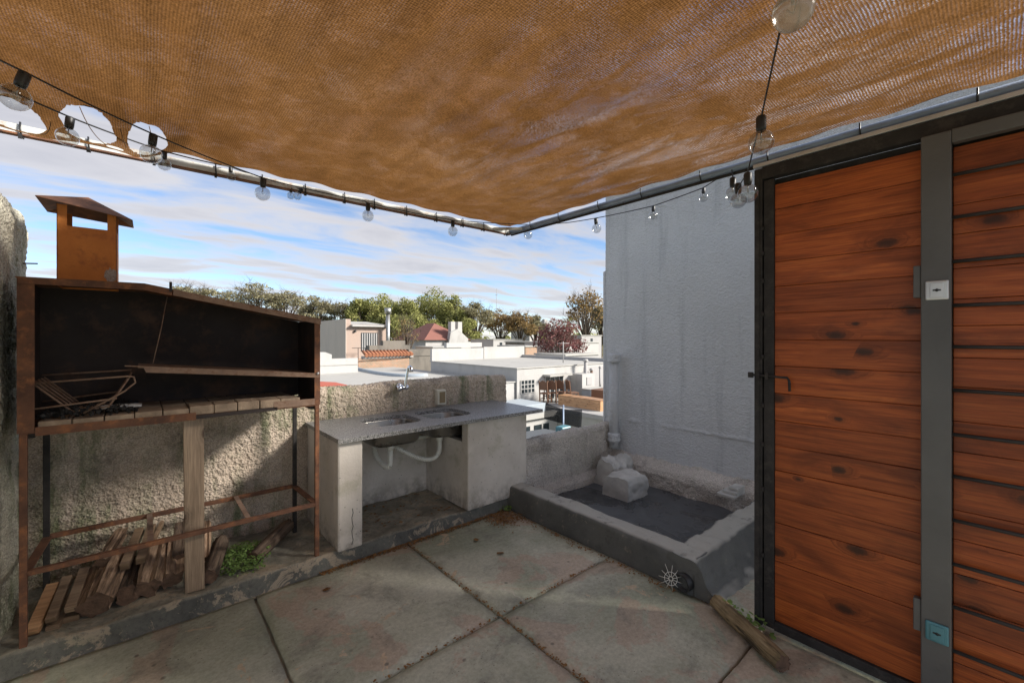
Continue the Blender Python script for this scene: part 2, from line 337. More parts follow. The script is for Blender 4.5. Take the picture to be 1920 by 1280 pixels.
def mat_leaf(name, c1, c2, tr=.3):
    t = NT(name); p = t.pos(); n = t.noise(p, .8 if 'tree' in name else 20, 4)
    col = t.mix(t.ramp(n, (.3, 0), (.7, 1)), c1, c2)
    d = t.node('ShaderNodeBsdfDiffuse', {'Color': col}); q = t.node('ShaderNodeBsdfTranslucent', {'Color': col})
    m = t.node('ShaderNodeMixShader', {0: tr, 1: d.outputs[0], 2: q.outputs[0]}); t.l.new(m.outputs[0], t.out.inputs[0]); M[name] = t.m
mat_leaf('tree_green', (.23, .25, .085), (.40, .39, .16)); mat_leaf('tree_olive', (.25, .23, .14), (.36, .33, .20)); mat_leaf('tree_brown', (.27, .19, .09), (.38, .27, .13))
mat_leaf('tree_plum', (.20, .09, .09), (.36, .19, .17)); mat_leaf('clover', (.13, .22, .06), (.27, .38, .13)); mat_leaf('dry_leaf', (.20, .10, .045), (.34, .2, .09), .1)
simple('tree_bark', (.10, .08, .06), .9, 0, .3, 3, .3)

# ------------------------------------------------------------------ mesh helpers
def link(o, parent=None):
    COL.objects.link(o)
    if parent: o.parent = parent
    return o
def wloc(o):
    v = Vector(o.location)
    while o.parent: o = o.parent; v += o.location
    return v
class MB:
    def __init__(s): s.bm = bmesh.new()
    def box(s, x0, x1, y0, y1, z0, z1):
        vs = [s.bm.verts.new((x, y, z)) for z in (z0, z1) for x, y in ((x0, y0), (x1, y0), (x1, y1), (x0, y1))]
        for f in ((3, 2, 1, 0), (4, 5, 6, 7), (0, 1, 5, 4), (1, 2, 6, 5), (2, 3, 7, 6), (3, 0, 4, 7)): s.bm.faces.new([vs[i] for i in f])
        return s
    def bar(s, p, q, w, h, up=(0, 0, 1)):
        p, q = Vector(p), Vector(q); d = (q-p).normalized(); up = Vector(up)
        if abs(d.dot(up)) > .98: up = Vector((0, 1, 0))
        a = d.cross(up).normalized(); b = a.cross(d)
        vs = [s.bm.verts.new(c+a*i*w/2+b*j*h/2) for c in (p, q) for i, j in ((-1, -1), (1, -1), (1, 1), (-1, 1))]
        for f in ((3, 2, 1, 0), (4, 5, 6, 7), (0, 1, 5, 4), (1, 2, 6, 5), (2, 3, 7, 6), (3, 0, 4, 7)): s.bm.faces.new([vs[i] for i in f])
        return s
    def tube(s, pts, r, n=10, cap=True):
        pts = [Vector(p) for p in pts]; rings = []; pa = None
        for i, p in enumerate(pts):
            d = (pts[min(i+1, len(pts)-1)]-pts[max(i-1, 0)]).normalized()
            if pa is None:
                pa = d.cross(Vector((0, 0, 1)))
                if pa.length < .05: pa = d.cross(Vector((1, 0, 0)))
            pa = (pa-d*pa.dot(d)).normalized(); b = d.cross(pa); rr = r[i] if isinstance(r, (list, tuple)) else r
            rings.append([s.bm.verts.new(p+(pa*math.cos(2*math.pi*k/n)+b*math.sin(2*math.pi*k/n))*rr) for k in range(n)])
        for a, b in zip(rings, rings[1:]):
            for k in range(n): f = s.bm.faces.new((a[k], a[(k+1) % n], b[(k+1) % n], b[k])); f.smooth = True
        if cap: s.bm.faces.new(rings[0][::-1]); s.bm.faces.new(rings[-1])
        return s
    def lathe(s, prof, c, axis=(0, 0, 1), n=20):
        ax = Vector(axis).normalized(); a = ax.orthogonal().normalized(); b = ax.cross(a); c = Vector(c); rings = []
        for r, h in prof:
            if r < 1e-6: rings.append([s.bm.verts.new(c+ax*h)])
            else: rings.append([s.bm.verts.new(c+ax*h+(a*math.cos(2*math.pi*k/n)+b*math.sin(2*math.pi*k/n))*r) for k in range(n)])
        for p, q in zip(rings, rings[1:]):
            for k in range(n):
                v = [p[k % len(p)], p[(k+1) % len(p)], q[(k+1) % len(q)], q[k % len(q)]]
                v = list(dict.fromkeys(v))
                if len(v) > 2: f = s.bm.faces.new(v); f.smooth = True
        return s
    def prism(s, pts, vec):
        vec = Vector(vec); a = [s.bm.verts.new(p) for p in pts]; b = [s.bm.verts.new(Vector(p)+vec) for p in pts]; n = len(a)
        s.bm.faces.new(a[::-1]); s.bm.faces.new(b)
        for k in range(n): s.bm.faces.new((a[k], a[(k+1) % n], b[(k+1) % n], b[k]))
        return s
    def build(s, name, mat, parent=None, bevel=0, kind=None, label=None, smooth=False, recalc=True):
        bm = s.bm
        if recalc: bmesh.ops.recalc_face_normals(bm, faces=bm.faces)
        lo = Vector((min(v.co[i] for v in bm.verts) for i in range(3))); hi = Vector((max(v.co[i] for v in bm.verts) for i in range(3)))
        c = (lo+hi)/2
        for v in bm.verts: v.co -= c
        me = bpy.data.meshes.new(name); bm.to_mesh(me); bm.free(); me.materials.append(M[mat] if isinstance(mat, str) else mat)
        if smooth:
            for p in me.polygons: p.use_smooth = True
        o = bpy.data.objects.new(name, me); link(o, parent); o.location = c-(wloc(parent) if parent else Vector())
        if bevel:
            m = o.modifiers.new('bevel', 'BEVEL'); m.width = bevel; m.segments = 2; m.limit_method = 'ANGLE'
        if kind: o['kind'] = kind
        if label: o['label'] = label
        return o
def tag(o, label, cat, group=None):
    o['label'] = label; o['category'] = cat
    if group: o['group'] = group
    return o
def thing(name, label, cat, loc=(0, 0, 0), group=None):
    o = bpy.data.objects.new(name, None); o.empty_display_size = .1; link(o); o.location = loc
    return tag(o, label, cat, group)
def raw(name, verts, faces, mat, parent=None, smooth=True, kind=None):
    c = sum((Vector(v) for v in verts), Vector())/len(verts)
    me = bpy.data.meshes.new(name); me.from_pydata([tuple(Vector(v)-c) for v in verts], [], faces); me.materials.append(M[mat])
    if smooth:
        for p in me.polygons: p.use_smooth = True
    o = bpy.data.objects.new(name, me); link(o, parent); o.location = c-(wloc(parent) if parent else Vector())
    if kind: o['kind'] = kind
    return o
def fb(p, s, o=4): return noise.fractal(Vector(p)*s, 1.0, 2.0, o)
def rough_sweep(name, path, axis, a0, a1, mat, parent=None, step=.009, amp=.008, big=.012, bigs=2.5, freq=62):
    """a wall: the closed-over cross-section 'path' swept along an axis, with real pebble-dash relief"""
    pts = []
    for (p, q) in zip(path, path[1:]):
        p, q = Vector(p), Vector(q); n = max(1, int((q-p).length/step))
        pts += [p.lerp(q, i/n) for i in range(n)]
    pts.append(Vector(path[-1])); nn = len(pts); na = max(2, int((a1-a0)/step))
    V = []; F = []
    for i in range(na+1):
        a = a0+(a1-a0)*i/na
        for j, p in enumerate(pts):
            t = (pts[min(j+1, nn-1)]-pts[max(j-1, 0)]).normalized(); nx, nz = -t.y, t.x
            w = Vector((a, p.x, p.y)) if axis == 'x' else Vector((p.x, a, p.y))
            h = amp*(noise.noise(w*freq)+.5*noise.noise(w*freq*2.1))+big*fb(w, bigs, 3)
            q = Vector((p.x+nx*h, p.y+nz*h))
            V.append((a, q.x, q.y) if axis == 'x' else (q.x, a, q.y))
    for i in range(na):
        for j in range(nn-1):
            k = i*nn+j; F.append((k, k+1, k+nn+1, k+nn))
    F.append(tuple(range(nn))); F.append(tuple(na*nn+j for j in reversed(range(nn))))
    o = raw(name, V, F, mat, parent, smooth=True)
    o.data.polygons[-1].use_smooth = False; o.data.polygons[-2].use_smooth = False
    return o

# ================================================================== STRUCTURE
def far_ground():
    m = MB(); m.box(-900, 1400, -700, 1500, -6.2, -5.6); o = m.build('ground', 'ground'); o['kind'] = 'structure'
far_ground()
# terrace floor: bed and slabs
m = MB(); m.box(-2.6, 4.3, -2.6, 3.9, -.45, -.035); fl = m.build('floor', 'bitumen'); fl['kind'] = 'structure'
def slab(x0, x1, y0, y1):
    bm = bmesh.new(); n = 22
    g = [[None]*(n+1) for _ in range(n+1)]
    for i in range(n+1):
        for j in range(n+1):
            x = x0+(x1-x0)*i/n; y = y0+(y1-y0)*j/n
            e = .007*noise.noise(Vector((x*14, y*14, 1))); ex = e if i in (0, n) else 0; ey = e if j in (0, n) else 0
            z = .004*fb((x, y, 0), 2.2, 3)-(.006 if i in (0, n) or j in (0, n) else 0)
            g[i][j] = bm.verts.new((x+ex, y+ey, z))
    for i in range(n):
        for j in range(n): bm.faces.new((g[i][j], g[i+1][j], g[i+1][j+1], g[i][j+1])).smooth = True
    bd = [e for e in bm.edges if e.is_boundary]
    r = bmesh.ops.extrude_edge_only(bm, edges=bd)
    for v in r['geom']:
        if isinstance(v, bmesh.types.BMVert): v.co.z = -.034
    k = MB(); k.bm = bm; k.build('slab', 'floor', fl)
XS = [-2.45, -1.45, -.48, .493, 1.463, 2.436]; YS = [-2.1, -1.12, -.14, .83, 1.80, 2.885]
gp = .0085
for i in range(5):
    for j in range(5):
        if i < 2 and j > 3: continue
        slab(XS[i]+gp, XS[i+1]-gp, YS[j]+gp, YS[j+1]-gp)
slab(2.45, 4.0, .2, 1.19)
# plinth under grill and sink
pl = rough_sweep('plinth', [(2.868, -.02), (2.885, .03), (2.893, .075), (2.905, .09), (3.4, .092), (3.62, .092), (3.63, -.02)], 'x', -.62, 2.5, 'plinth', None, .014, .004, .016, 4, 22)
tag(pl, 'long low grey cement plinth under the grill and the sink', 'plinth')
# walls
bw = rough_sweep('back_wall', [(3.57, -.3), (3.57, 1.05), (3.585, 1.085), (3.62, 1.10), (3.70, 1.095), (3.74, 1.06), (3.75, -.3)], 'x', -.64, 2.99, 'roughcast', None, .008, .0125, .02)
tag(bw, 'rough pebble-dashed parapet wall behind the grill and sink', 'wall')
lw_ = rough_sweep('low_wall', [(2.80, -.05), (2.815, .06), (2.86, .085), (2.895, .10), (2.91, .50), (2.93, .535), (2.98, .545), (3.04, .53), (3.06, .48), (3.06, -.3)], 'x', 2.60, 3.99, 'roughcast_grey', None, .009, .010, .022)
tag(lw_, 'low rough grey wall between the sink and the tall blue-grey wall', 'wall')
sw = rough_sweep('side_wall', [(-.74, -.3), (-.737, 2.10), (-.72, 2.16), (-.66, 2.185), (-.56, 2.18), (-.505, 2.15), (-.492, 2.08), (-.49, -.3)], 'y', 1.7, 3.60, 'roughcast_side', None, .012, .008, .022, 3, 45)
tag(sw, 'tall mossy stained side wall with rounded top beside the grill', 'wall')
m = MB(); m.tube([(-.50, 3.5, 1.90), (-.44, 3.5, 1.905)], .004, 6); m.build('nail', 'rust', sw)
# tower (neighbour's wall)
t = thing('tall_building_wall', 'tall blue-grey stippled wall of the adjoining building', 'building', (5.5, 1.2, -.3))
m = MB(); m.box(4.02, 7.0, -.9, 3.02, -3, 3.12); m.build('wall', 'tower', t, .01)
rough_sweep('stucco_face', [(4.0, -.3), (4.0, 3.10), (4.03, 3.125), (4.2, 3.125)], 'y', -.88, 3.018, 'tower', t, .0125, .0045, .006, 1.5, 34)
m = MB(); m.box(4.012, 7.0, 3.022, 3.07, -3, 2.26); m.build('pilaster', 'tower', t, .02)
def plank_ledge(z0, out, mat):
    return rough_sweep('ledge', [(4.01, z0-.02), (4.0-out, z0-.008), (4.0-out, z0+.008), (4.01, z0+.035)], 'y', .5, 3.0, mat, t, .012, .007, .016, 7, 40)
plank_ledge(.60, .004, 'tower')
rough_sweep('base_ledge', [(3.86, -.06), (3.85, .14), (3.87, .19), (3.93, .225), (4.01, .26)], 'y', .9, 2.95, 'roughcast_grey', t, .012, .011, .03, 4, 45)
# roof basin
t = thing('roof_basin', 'shallow grey cement basin with thick kerb below the tall wall', 'basin', (3.2, 2.0, 0))
m = MB(); m.box(2.56, 3.95, 1.3, 2.95, -.05, .004); m.build('basin_floor', 'membrane', t)
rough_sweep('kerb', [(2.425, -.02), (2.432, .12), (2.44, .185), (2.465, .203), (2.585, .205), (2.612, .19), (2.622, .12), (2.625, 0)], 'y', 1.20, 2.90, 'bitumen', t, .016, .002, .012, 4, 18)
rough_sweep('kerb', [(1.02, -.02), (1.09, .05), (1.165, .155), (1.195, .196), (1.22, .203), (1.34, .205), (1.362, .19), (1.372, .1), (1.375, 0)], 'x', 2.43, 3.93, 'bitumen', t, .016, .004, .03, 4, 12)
o = rough_sweep('stone_block', [(2.26, 0), (2.25, .15), (2.275, .19), (2.36, .20), (2.50, .20), (2.54, .17), (2.545, 0)], 'x', 3.33, 3.64, 'painted_block', None, .010, .006, .022, 6, 26)
tag(o, 'squat whitewashed block in the far corner of the basin', 'block')
o = rough_sweep('stone_rubble', [(2.552, 0), (2.56, .20), (2.59, .24), (2.64, .255), (2.72, .25), (2.79, .2), (2.80, 0)], 'x', 3.52, 3.84, 'painted_block', None, .010, .006, .05, 9, 28)
tag(o, 'lump of rough cement behind the whitewashed block at the wall corner', 'rubble')
m = MB()
for k in range(3): m.box(3.62+.04*k, 3.84, 1.46-.0, 1.60-.03*k, .19+.022*k, .21+.022*k)
o = m.build('scrap_tile', 'painted_block', None, .003); tag(o, 'small stack of pale tile offcuts on the basin kerb', 'tiles')
# vent pipe
t = thing('vent_pipe', 'painted grey vent pipe with collars in the wall corner', 'pipe', (3.93, 2.86, .28))
c = at(1153, 700, 4.72); px_, py_ = 3.90, 2.83
m = MB(); m.tube([(px_, py_, .30), (px_, py_, 1.26)], .05, 18); m.build('pipe', 'tower', t)
for z in (.41, 1.27):
    m = MB(); m.lathe([(.048, -.045), (.066, -.045), (.07, -.02), (.062, 0), (.07, .02), (.066, .045), (.048, .05), (0, .05)], (px_, py_, z), n=18); m.build('collar', 'tower', t)
# ================================================================== GRILL
GX0, GX1, GY0, GY1 = -.424, .864, 2.915, 3.40
g = thing('barbecue_grill', 'rusty steel barbecue on legs with chimney and black sooty hood', 'grill', (.22, 3.15, .09))
def hood(y0, y1, x0, x1, zb, dz=0):
    return [(x0, y0, zb), (x1, y0, zb), (x1, y0, 1.612+dz), (.005, y0, 1.772+dz), (x0, y0, 1.768+dz)]
m = MB(); m.prism(hood(0, 0, GX0, GX1, 1.08), (0, .004, 0)); 
for v in m.bm.verts: v.co.y += GY1
m.build('back_panel', 'soot', g)
m = MB(); m.box(GX0, GX0+.004, GY0, GY1, 1.067, 1.765); m.build('side_panel', 'soot', g)
m = MB(); m.box(GX1-.004, GX1, GY0, GY1, 1.067, 1.61); m.build('side_panel', 'soot', g)
m = MB(); m.prism([(GX0-.01, GY0-.008, 1.773), (.005, GY0-.008, 1.777), (GX1+.012, GY0-.008, 1.616), (GX1+.012, GY0-.008, 1.611), (.005, GY0-.008, 1.771), (GX0-.01, GY0-.008, 1.767)], (0, GY1-GY0+.02, 0)); m.build('roof_panel', 'rust', g)
m = MB(); m.box(GX0-.002, GX0+.048, GY0-.004, GY0, 1.066, 1.768); m.box(GX0-.006, GX0-.002, GY0-.004, GY0+.05, 1.066, 1.768); m.build('front_post', 'rust', g)
m = MB(); m.box(GX1-.03, GX1+.004, GY0-.004, GY0, 1.066, 1.612); m.build('front_post', 'rust', g)
m = MB(); m.prism([(GX0-.002, GY0-.010, 1.742), (.005, GY0-.010, 1.742), (.118, GY0-.010, 1.721), (.118, GY0-.010, 1.756), (.005, GY0-.010, 1.776), (GX0-.002, GY0-.010, 1.772)], (0, .005, 0)); m.build('front_edge', 'rust', g)
m = MB(); m.prism([(.122, GY0-.012, 1.722), (GX1+.006, GY0-.012, 1.582), (GX1+.006, GY0-.012, 1.614), (.122, GY0-.012, 1.756)], (0, .005, 0)); m.build('front_edge', 'rust_pale', g)
m = MB(); m.box(.105, .117, GY0-.02, GY0-.012, 1.74, 1.792); m.build('lug', 'black_steel', g)
# tray
m = MB(); m.box(GX0, GX1, GY0, GY1, 1.060, 1.074); m.build('tray', 'rust', g)
m = MB(); m.box(GX0+.05, .22, GY0-.006, GY0, 1.052, 1.088); m.box(GX0+.05, .22, GY0-.006, GY0+.03, 1.048, 1.052); m.build('tray_edge', 'rust', g)
m = MB(); m.box(.60, GX1-.03, GY0-.006, GY0, 1.068, 1.108); m.build('tray_edge', 'rust_pale', g)
m = MB(); m.bar((.22, GY0, 1.062), (.62, GY0, 1.066), .012, .02); m.build('tray_edge', 'soot', g)
bx = GX0+.055; i = 0
while bx < GX1-.12:
    w = .112
    for r_ in range(3):
        m = MB(); y0 = GY0-.004+(.006*random.random() if r_ == 0 else .003)+r_*.158; dz = random.uniform(-.003, .004)
        m.box(bx+.002, bx+w-.002, y0, y0+.154, 1.075, 1.113+dz+(.008 if bx > .15 and r_ == 0 else 0)); b_ = m.build('brick', 'firebrick', g, .004); b_.rotation_euler.z = random.uniform(-.015, .015)
    bx += w
# legs and rails
for x, y in ((GX0+.012, GY0+.012), (GX1-.012, GY0+.012), (GX0+.03, GY1-.012), (GX1-.03, GY1-.012)):
    m = MB(); m.box(x-.0125, x+.0125, y-.0125, y+.0125, .088, 1.06); m.build('leg', 'rust' if y < 3.1 else 'black_steel', g, .002)
m = MB(); m.bar((GX0+.025, GY0+.012, .425), (GX1-.025, GY0+.012, .425), .024, .024); m.build('rail', 'rust', g, .002)
m = MB(); m.bar((GX0+.043, GY1-.012, .425), (GX1-.043, GY1-.012, .425), .024, .024); m.build('rail', 'rust', g, .002)
for x0, x1, yy in ((GX0+.016, GX0+.034, 0), (GX1-.016, GX1-.034, 0)):
    m = MB(); m.bar((x0, GY0+.025, .425), (x1, GY1-.025, .425), .036, .008); m.build('rail', 'rust', g)
for x in (.03, .47):
    m = MB(); m.bar((x, GY0+.02, .437), (x, GY1-.02, .437), .026, .006); m.build('crossbar', 'rust_pale', g)
for x in (GX0+.03, GX1-.03):
    m = MB(); m.bar((x, GY0+.03, 1.047), (x, GY1-.03, 1.047), .03, .024); m.build('bearer', 'black_steel', g)
# hanging shelf
m = MB(); m.prism([(-.02, GY0+.0, 1.349), (GX1-.034, GY0+.0, 1.268), (GX1-.034, GY0+.0, 1.262), (-.02, GY0+.0, 1.343)], (0, .40, 0)); m.build('shelf', 'rust_pale', g)
m = MB(); m.prism([(0, GY0-.006, 1.351), (GX1-.004, GY0-.006, 1.268), (GX1-.004, GY0-.006, 1.24), (.012, GY0-.006, 1.318)], (0, .005, 0)); m.build('shelf_edge', 'rust_pale', g)
m = MB(); m.bar((-.07, GY0-.003, 1.356), (.0, GY0-.003, 1.349), .02, .005); m.build('shelf_tip', 'rust_pale', g)
m = MB(); m.tube([(.10, GY0+.09, 1.72), (.075, GY0+.08, 1.55), (.04, GY0+.05, 1.36)], .0022, 6); m.build('chain', 'rust_pale', g)
m = MB(); m.lathe([(0, 0), (.007, 0), (.009, .006), (0, .009)], (GX1-.012, GY0-.006, 1.268), (0, -1, 0), 10); m.build('bolt', 'silver', g)
# chimney
cx0, cx1, cy0, cy1 = -.326, -.106, 3.10, 3.32
ch = MB()
for (a, b, c_, d) in ((cx0, cx1, cy0, cy0+.003), (cx0, cx1, cy1-.003, cy1)):
    ch.box(a, b, c_, d, 1.76, 2.062); ch.box(a, a+.036, c_, d, 2.062, 2.165); ch.box(b-.036, b, c_, d, 2.062, 2.165)
for a in (cx0-.0005, cx1-.0025):
    ch.box(a, a+.003, cy0, cy1, 1.76, 2.062); ch.box(a, a+.003, cy0, cy0+.036, 2.062, 2.165); ch.box(a, a+.003, cy1-.036, cy1, 2.062, 2.165)
cho = ch.build('chimney', 'rust_bright', g)
ccx, ccy = (cx0+cx1)/2, (cy0+cy1)/2
cm = MB(); ap = cm.bm.verts.new((ccx-.005, ccy, 2.245)); hw = .175
cs = [cm.bm.verts.new((ccx+a*hw, ccy+b*hw, 2.135+(.03 if a < 0 else 0)+(-.015 if (a > 0 and b < 0) else .012))) for a, b in ((-1, -1), (1, -1), (1, 1), (-1, 1))]
for k in range(4): cm.bm.faces.new((cs[k], cs[(k+1) % 4], ap))
co = cm.build('cap', 'rust', cho); sm = co.modifiers.new('s', 'SOLIDIFY'); sm.thickness = .003
am = [(cx1-.022+.026*math.cos(6.283*k/22)*(1+.35*noise.noise(Vector((k*.9, 3, 1)))), cy0-.0008, 1.825+.036*math.sin(6.283*k/22)*(1+.35*noise.noise(Vector((k*.9, 8, 1))))) for k in range(22)]
m = MB(); m.prism([(min(a, cx1-.002), b, c) for a, b, c in am], (0, -.0015, 0)); m.build('scale_patch', 'rust_ash', cho)
# fire basket
fbk = thing('fire_basket', 'bent rusty bar fire basket inside the left of the grill', 'basket', (-.25, 3.1, 1.12))
bars = [[(GX0+.02, 2.96, 1.285), (-.06, 2.955, 1.30), (-.035, 2.96, 1.295), (-.03, 2.965, 1.265), (-.07, 2.96, 1.225), (-.22, 2.95, 1.13)],
        [(GX0+.02, 2.955, 1.165), (-.10, 2.96, 1.19)], [(GX0+.02, 3.33, 1.30), (-.05, 3.33, 1.31)], [(GX0+.02, 3.34, 1.16), (-.09, 3.34, 1.19)]]
for k in range(5):
    y = 2.97+k*.085
    bars.append([(GX0+.03, y, 1.29), (-.26, y, 1.14), (-.13, y, 1.15), (-.05, y, 1.30)])
for b in bars:
    m = MB(); m.tube(b, .0048, 7); m.build('bar', 'rust_pale', fbk)
V = []; F = []
for k in range(420):
    c = Vector((random.uniform(-.38, -.02), random.uniform(2.93, 3.35), 1.116)); c.z += .045*max(0, 1-((c.x+.2)/.2)**2)*random.random(); r_ = random.uniform(.006, .02)
    q = Quaternion((random.random(), random.random(), random.random()), random.uniform(0, 6)); b0 = len(V)
    for a in ((1, 0, 0), (-1, 0, 0), (0, .7, 0), (0, -.7, 0), (0, 0, .6), (0, 0, -.6)): V.append(c+q@(Vector(a)*r_*random.uniform(.7, 1.3)))
    for f in ((0, 2, 4), (2, 1, 4), (1, 3, 4), (3, 0, 4), (2, 0, 5), (1, 2, 5), (3, 1, 5), (0, 3, 5)): F.append(tuple(b0+i for i in f))
o = raw('charcoal', V, F, 'charcoal', None, False, 'stuff'); tag(o, 'burnt charcoal and embers on the grill bricks', 'charcoal')
m = MB()
for k in range(40):
    x = random.uniform(-.17, -.02); m.box(x, x+.016, 2.99+random.random()*.03, 3.03+random.random()*.03, 1.135, 1.142+random.random()*.008)
o = m.build('ash', 'ash', None, kind='stuff'); tag(o, 'white ash flecks on the charcoal', 'ash')
# prop plank
m = MB(); m.prism([(.175, 2.955, .092), (.262, 2.945, .092), (.262, 2.985, 1.05), (.168, 2.985, 1.05)], (0, .024, 0)); o = m.build('prop_plank', 'plank_upright', None, .003)
o.rotation_euler = (0, 0, 0); tag(o, 'upright pale wooden plank propping the middle of the grill', 'plank')

# ================================================================== FIREWOOD
def split_log(name, x, y0, z0, x1, y1, z1, r, label, cat='firewood', mat='split_wood', n=11, flat=0, seed=0, group='firewood under the grill'):
    a, b = Vector((x, y0, z0)), Vector((x1, y1, z1)); L = (b-a).length; random.seed(seed+int(x*1000))
    prof = [r*(random.uniform(.62, 1.1) if flat == 0 else random.uniform(.9, 1.05)) for _ in range(n)]
    V = []; F = []; ns = 12; n = n*2; prof = [prof[k//2]*(1 if k % 2 == 0 else random.uniform(.84, 1.04)) for k in range(n)]
    for i in range(ns+1):
        zz_ = -L/2+L*i/ns
        for k in range(n):
            th = 2*math.pi*k/n; rr = prof[k]*(1+.13*noise.noise(Vector((x*9+k*.7, zz_*6, seed)))+.05*noise.noise(Vector((k*3.1, zz_*25, seed))))*(1-.06*abs(2*i/ns-1)**4)
            V.append((math.cos(th)*rr, math.sin(th)*rr, zz_+(.012*noise.noise(Vector((k*2.3, x*7, i*9))) if i in (0, ns) else 0)))
    for i in range(ns):
        for k in range(n): F.append((i*n+k, i*n+(k+1) % n, (i+1)*n+(k+1) % n, (i+1)*n+k))
    F.append(tuple(range(n))[::-1]); F.append(tuple(ns*n+k for k in range(n)))
    me = bpy.data.meshes.new(name); me.from_pydata(V, [], F); me.materials.append(M[mat]); me.materials.append(M['end_grain'])
    me.polygons[-1].material_index = 1; me.polygons[-2].material_index = 1
    if flat:
        for p in me.polygons[:-2]: p.use_smooth = True
    o = bpy.data.objects.new(name, me); link(o); o.location = (a+b)/2; o.rotation_mode = 'QUATERNION'; o.rotation_quaternion = (b-a).to_track_quat('Z', 'Y') @ Quaternion((0, 0, 1), seed*1.3)
    return tag(o, label, cat, group)
def stick(x, y0, z0, x1, y1, z1, w, h, label, mat='plank_old'):
    m = MB(); a, b = Vector((x, y0, z0)), Vector((x1, y1, z1)); m.bar(a, b, w, h); o = m.build('timber_offcut', mat, None, .003)
    return tag(o, label, 'firewood', 'firewood under the grill')
stick(-.395, 2.985, .115, -.35, 3.22, .225, .050, .030, 'orange-brown sawn offcut against the side wall, outermost of three', 'crate_wood')
stick(-.335, 2.995, .145, -.30, 3.23, .24, .040, .032, 'grey-brown sawn offcut, middle one of the three near the side wall')
stick(-.270, 3.01, .165, -.235, 3.24, .255, .044, .036, 'pale sawn offcut lying next to the large stump, one of three')
stick(-.33, 3.0, .104, -.27, 3.36, .115, .05, .024, 'dark sawn offcut lying flat beneath the three leaning ones')
stick(-.27, 3.03, .107, -.22, 3.36, .118, .06, .03, 'thick short offcut lying flat under the pale one')
split_log('split_log', -.175, 2.995, .155, -.11, 3.30, .26, .082, 'large gnarled split stump beside the sawn offcuts', seed=3)
split_log('split_log', -.165, 3.16, .30, -.10, 3.40, .36, .042, 'slim ragged split piece resting on top of the stump', seed=9)
stick(-.075, 3.10, .27, -.015, 3.40, .345, .042, .04, 'short square offcut on the pile, left of its twin')
stick(-.01, 3.11, .275, .04, 3.40, .35, .042, .038, 'short square offcut on the pile, next to the long splinter')
split_log('split_log', -.065, 3.04, .145, -.03, 3.34, .18, .062, 'dark split log at the bottom of the pile under square offcuts', mat='bark', seed=5)
split_log('split_log', .02, 3.02, .150, .07, 3.30, .26, .070, 'pale splintered log leaning in the middle of the pile', seed=2)
stick(.005, 3.15, .25, .09, 3.42, .36, .02, .025, 'long thin splinter leaning at the back of the pile')
split_log('split_log', .115, 3.03, .155, .14, 3.30, .26, .074, 'broad split log with smooth grey grain next to the upright plank', seed=8)
split_log('split_log', .16, 3.10, .23, .185, 3.38, .32, .045, 'small bark-edged split piece behind the upright plank', mat='bark', seed=12)
split_log('round_log', .285, 2.98, .135, .385, 3.33, .185, .046, 'round barked log leaning just right of the upright plank', mat='bark', flat=1, n=14, seed=4)
split_log('split_log', .29, 3.18, .16, .315, 3.42, .29, .026, 'narrow split stick between the plank and the round log', seed=6)
split_log('round_log', .525, 3.08, .125, .79, 3.36, .165, .045, 'mossy round log lying behind the clover near the sink pillar', mat='bark', flat=1, n=14, seed=7)
split_log('round_log', 2.40, 1.065, .043, 2.168, .665, .043, .041, 'peeled pale round log lying on the floor beside the gate', mat='log_bark', flat=1, n=18, seed=1, group='loose log on the floor')
random.seed(11)
# clover patch
def leaves(n, fn, size, tilt=.5):
    V = []; F = []
    for _ in range(n):
        c = Vector(fn()); s = size*random.uniform(.6, 1.3); q = Quaternion((random.uniform(-1, 1), random.uniform(-1, 1), 0), random.uniform(0, tilt)) @ Quaternion((0, 0, 1), random.uniform(0, 6.3)); b0 = len(V)
        for a in ((-1, -.4, 0), (0, -.75, .15), (1, -.2, 0), (.8, .5, .1), (0, .8, 0), (-.8, .5, .12)): V.append(c+q@(Vector(a)*s))
        F.append(tuple(range(b0, b0+6)))
    return V, F
def clov():
    while True:
        x, y = random.uniform(.33, .66), random.uniform(2.96, 3.40)
        if ((x-.47)/.17)**2+((y-3.16)/.23)**2 < random.uniform(.4, 1): return (x, y, .095+random.random()*.07*max(.2, 1-((y-3.16)/.3)**2))
V, F = leaves(1500, clov, .0075, .9)
t = thing('clover_plant', 'patch of small green clover growing between the logs', 'plant', (.47, 3.16, .092)); raw('leaves', V, F, 'clover', t, False, 'stuff')
V, F = leaves(70, lambda: (2.37+random.gauss(0, .03), .90+random.gauss(0, .06), .01+random.random()*.07), .014, .8)
t = thing('weed_plant', 'small green weed sprouting by the loose log and gate', 'plant', (2.37, .9, 0)); raw('leaves', V, F, 'clover', t, False, 'stuff')
V, F = leaves(60, lambda: (2.40+random.gauss(0, .03), 2.83+random.gauss(0, .03), .01+random.random()*.03), .009, .8)
t = thing('weed_plant', 'tiny weed in the corner of plinth and basin kerb', 'plant', (2.40, 2.83, 0)); raw('leaves', V, F, 'clover', t, False, 'stuff')
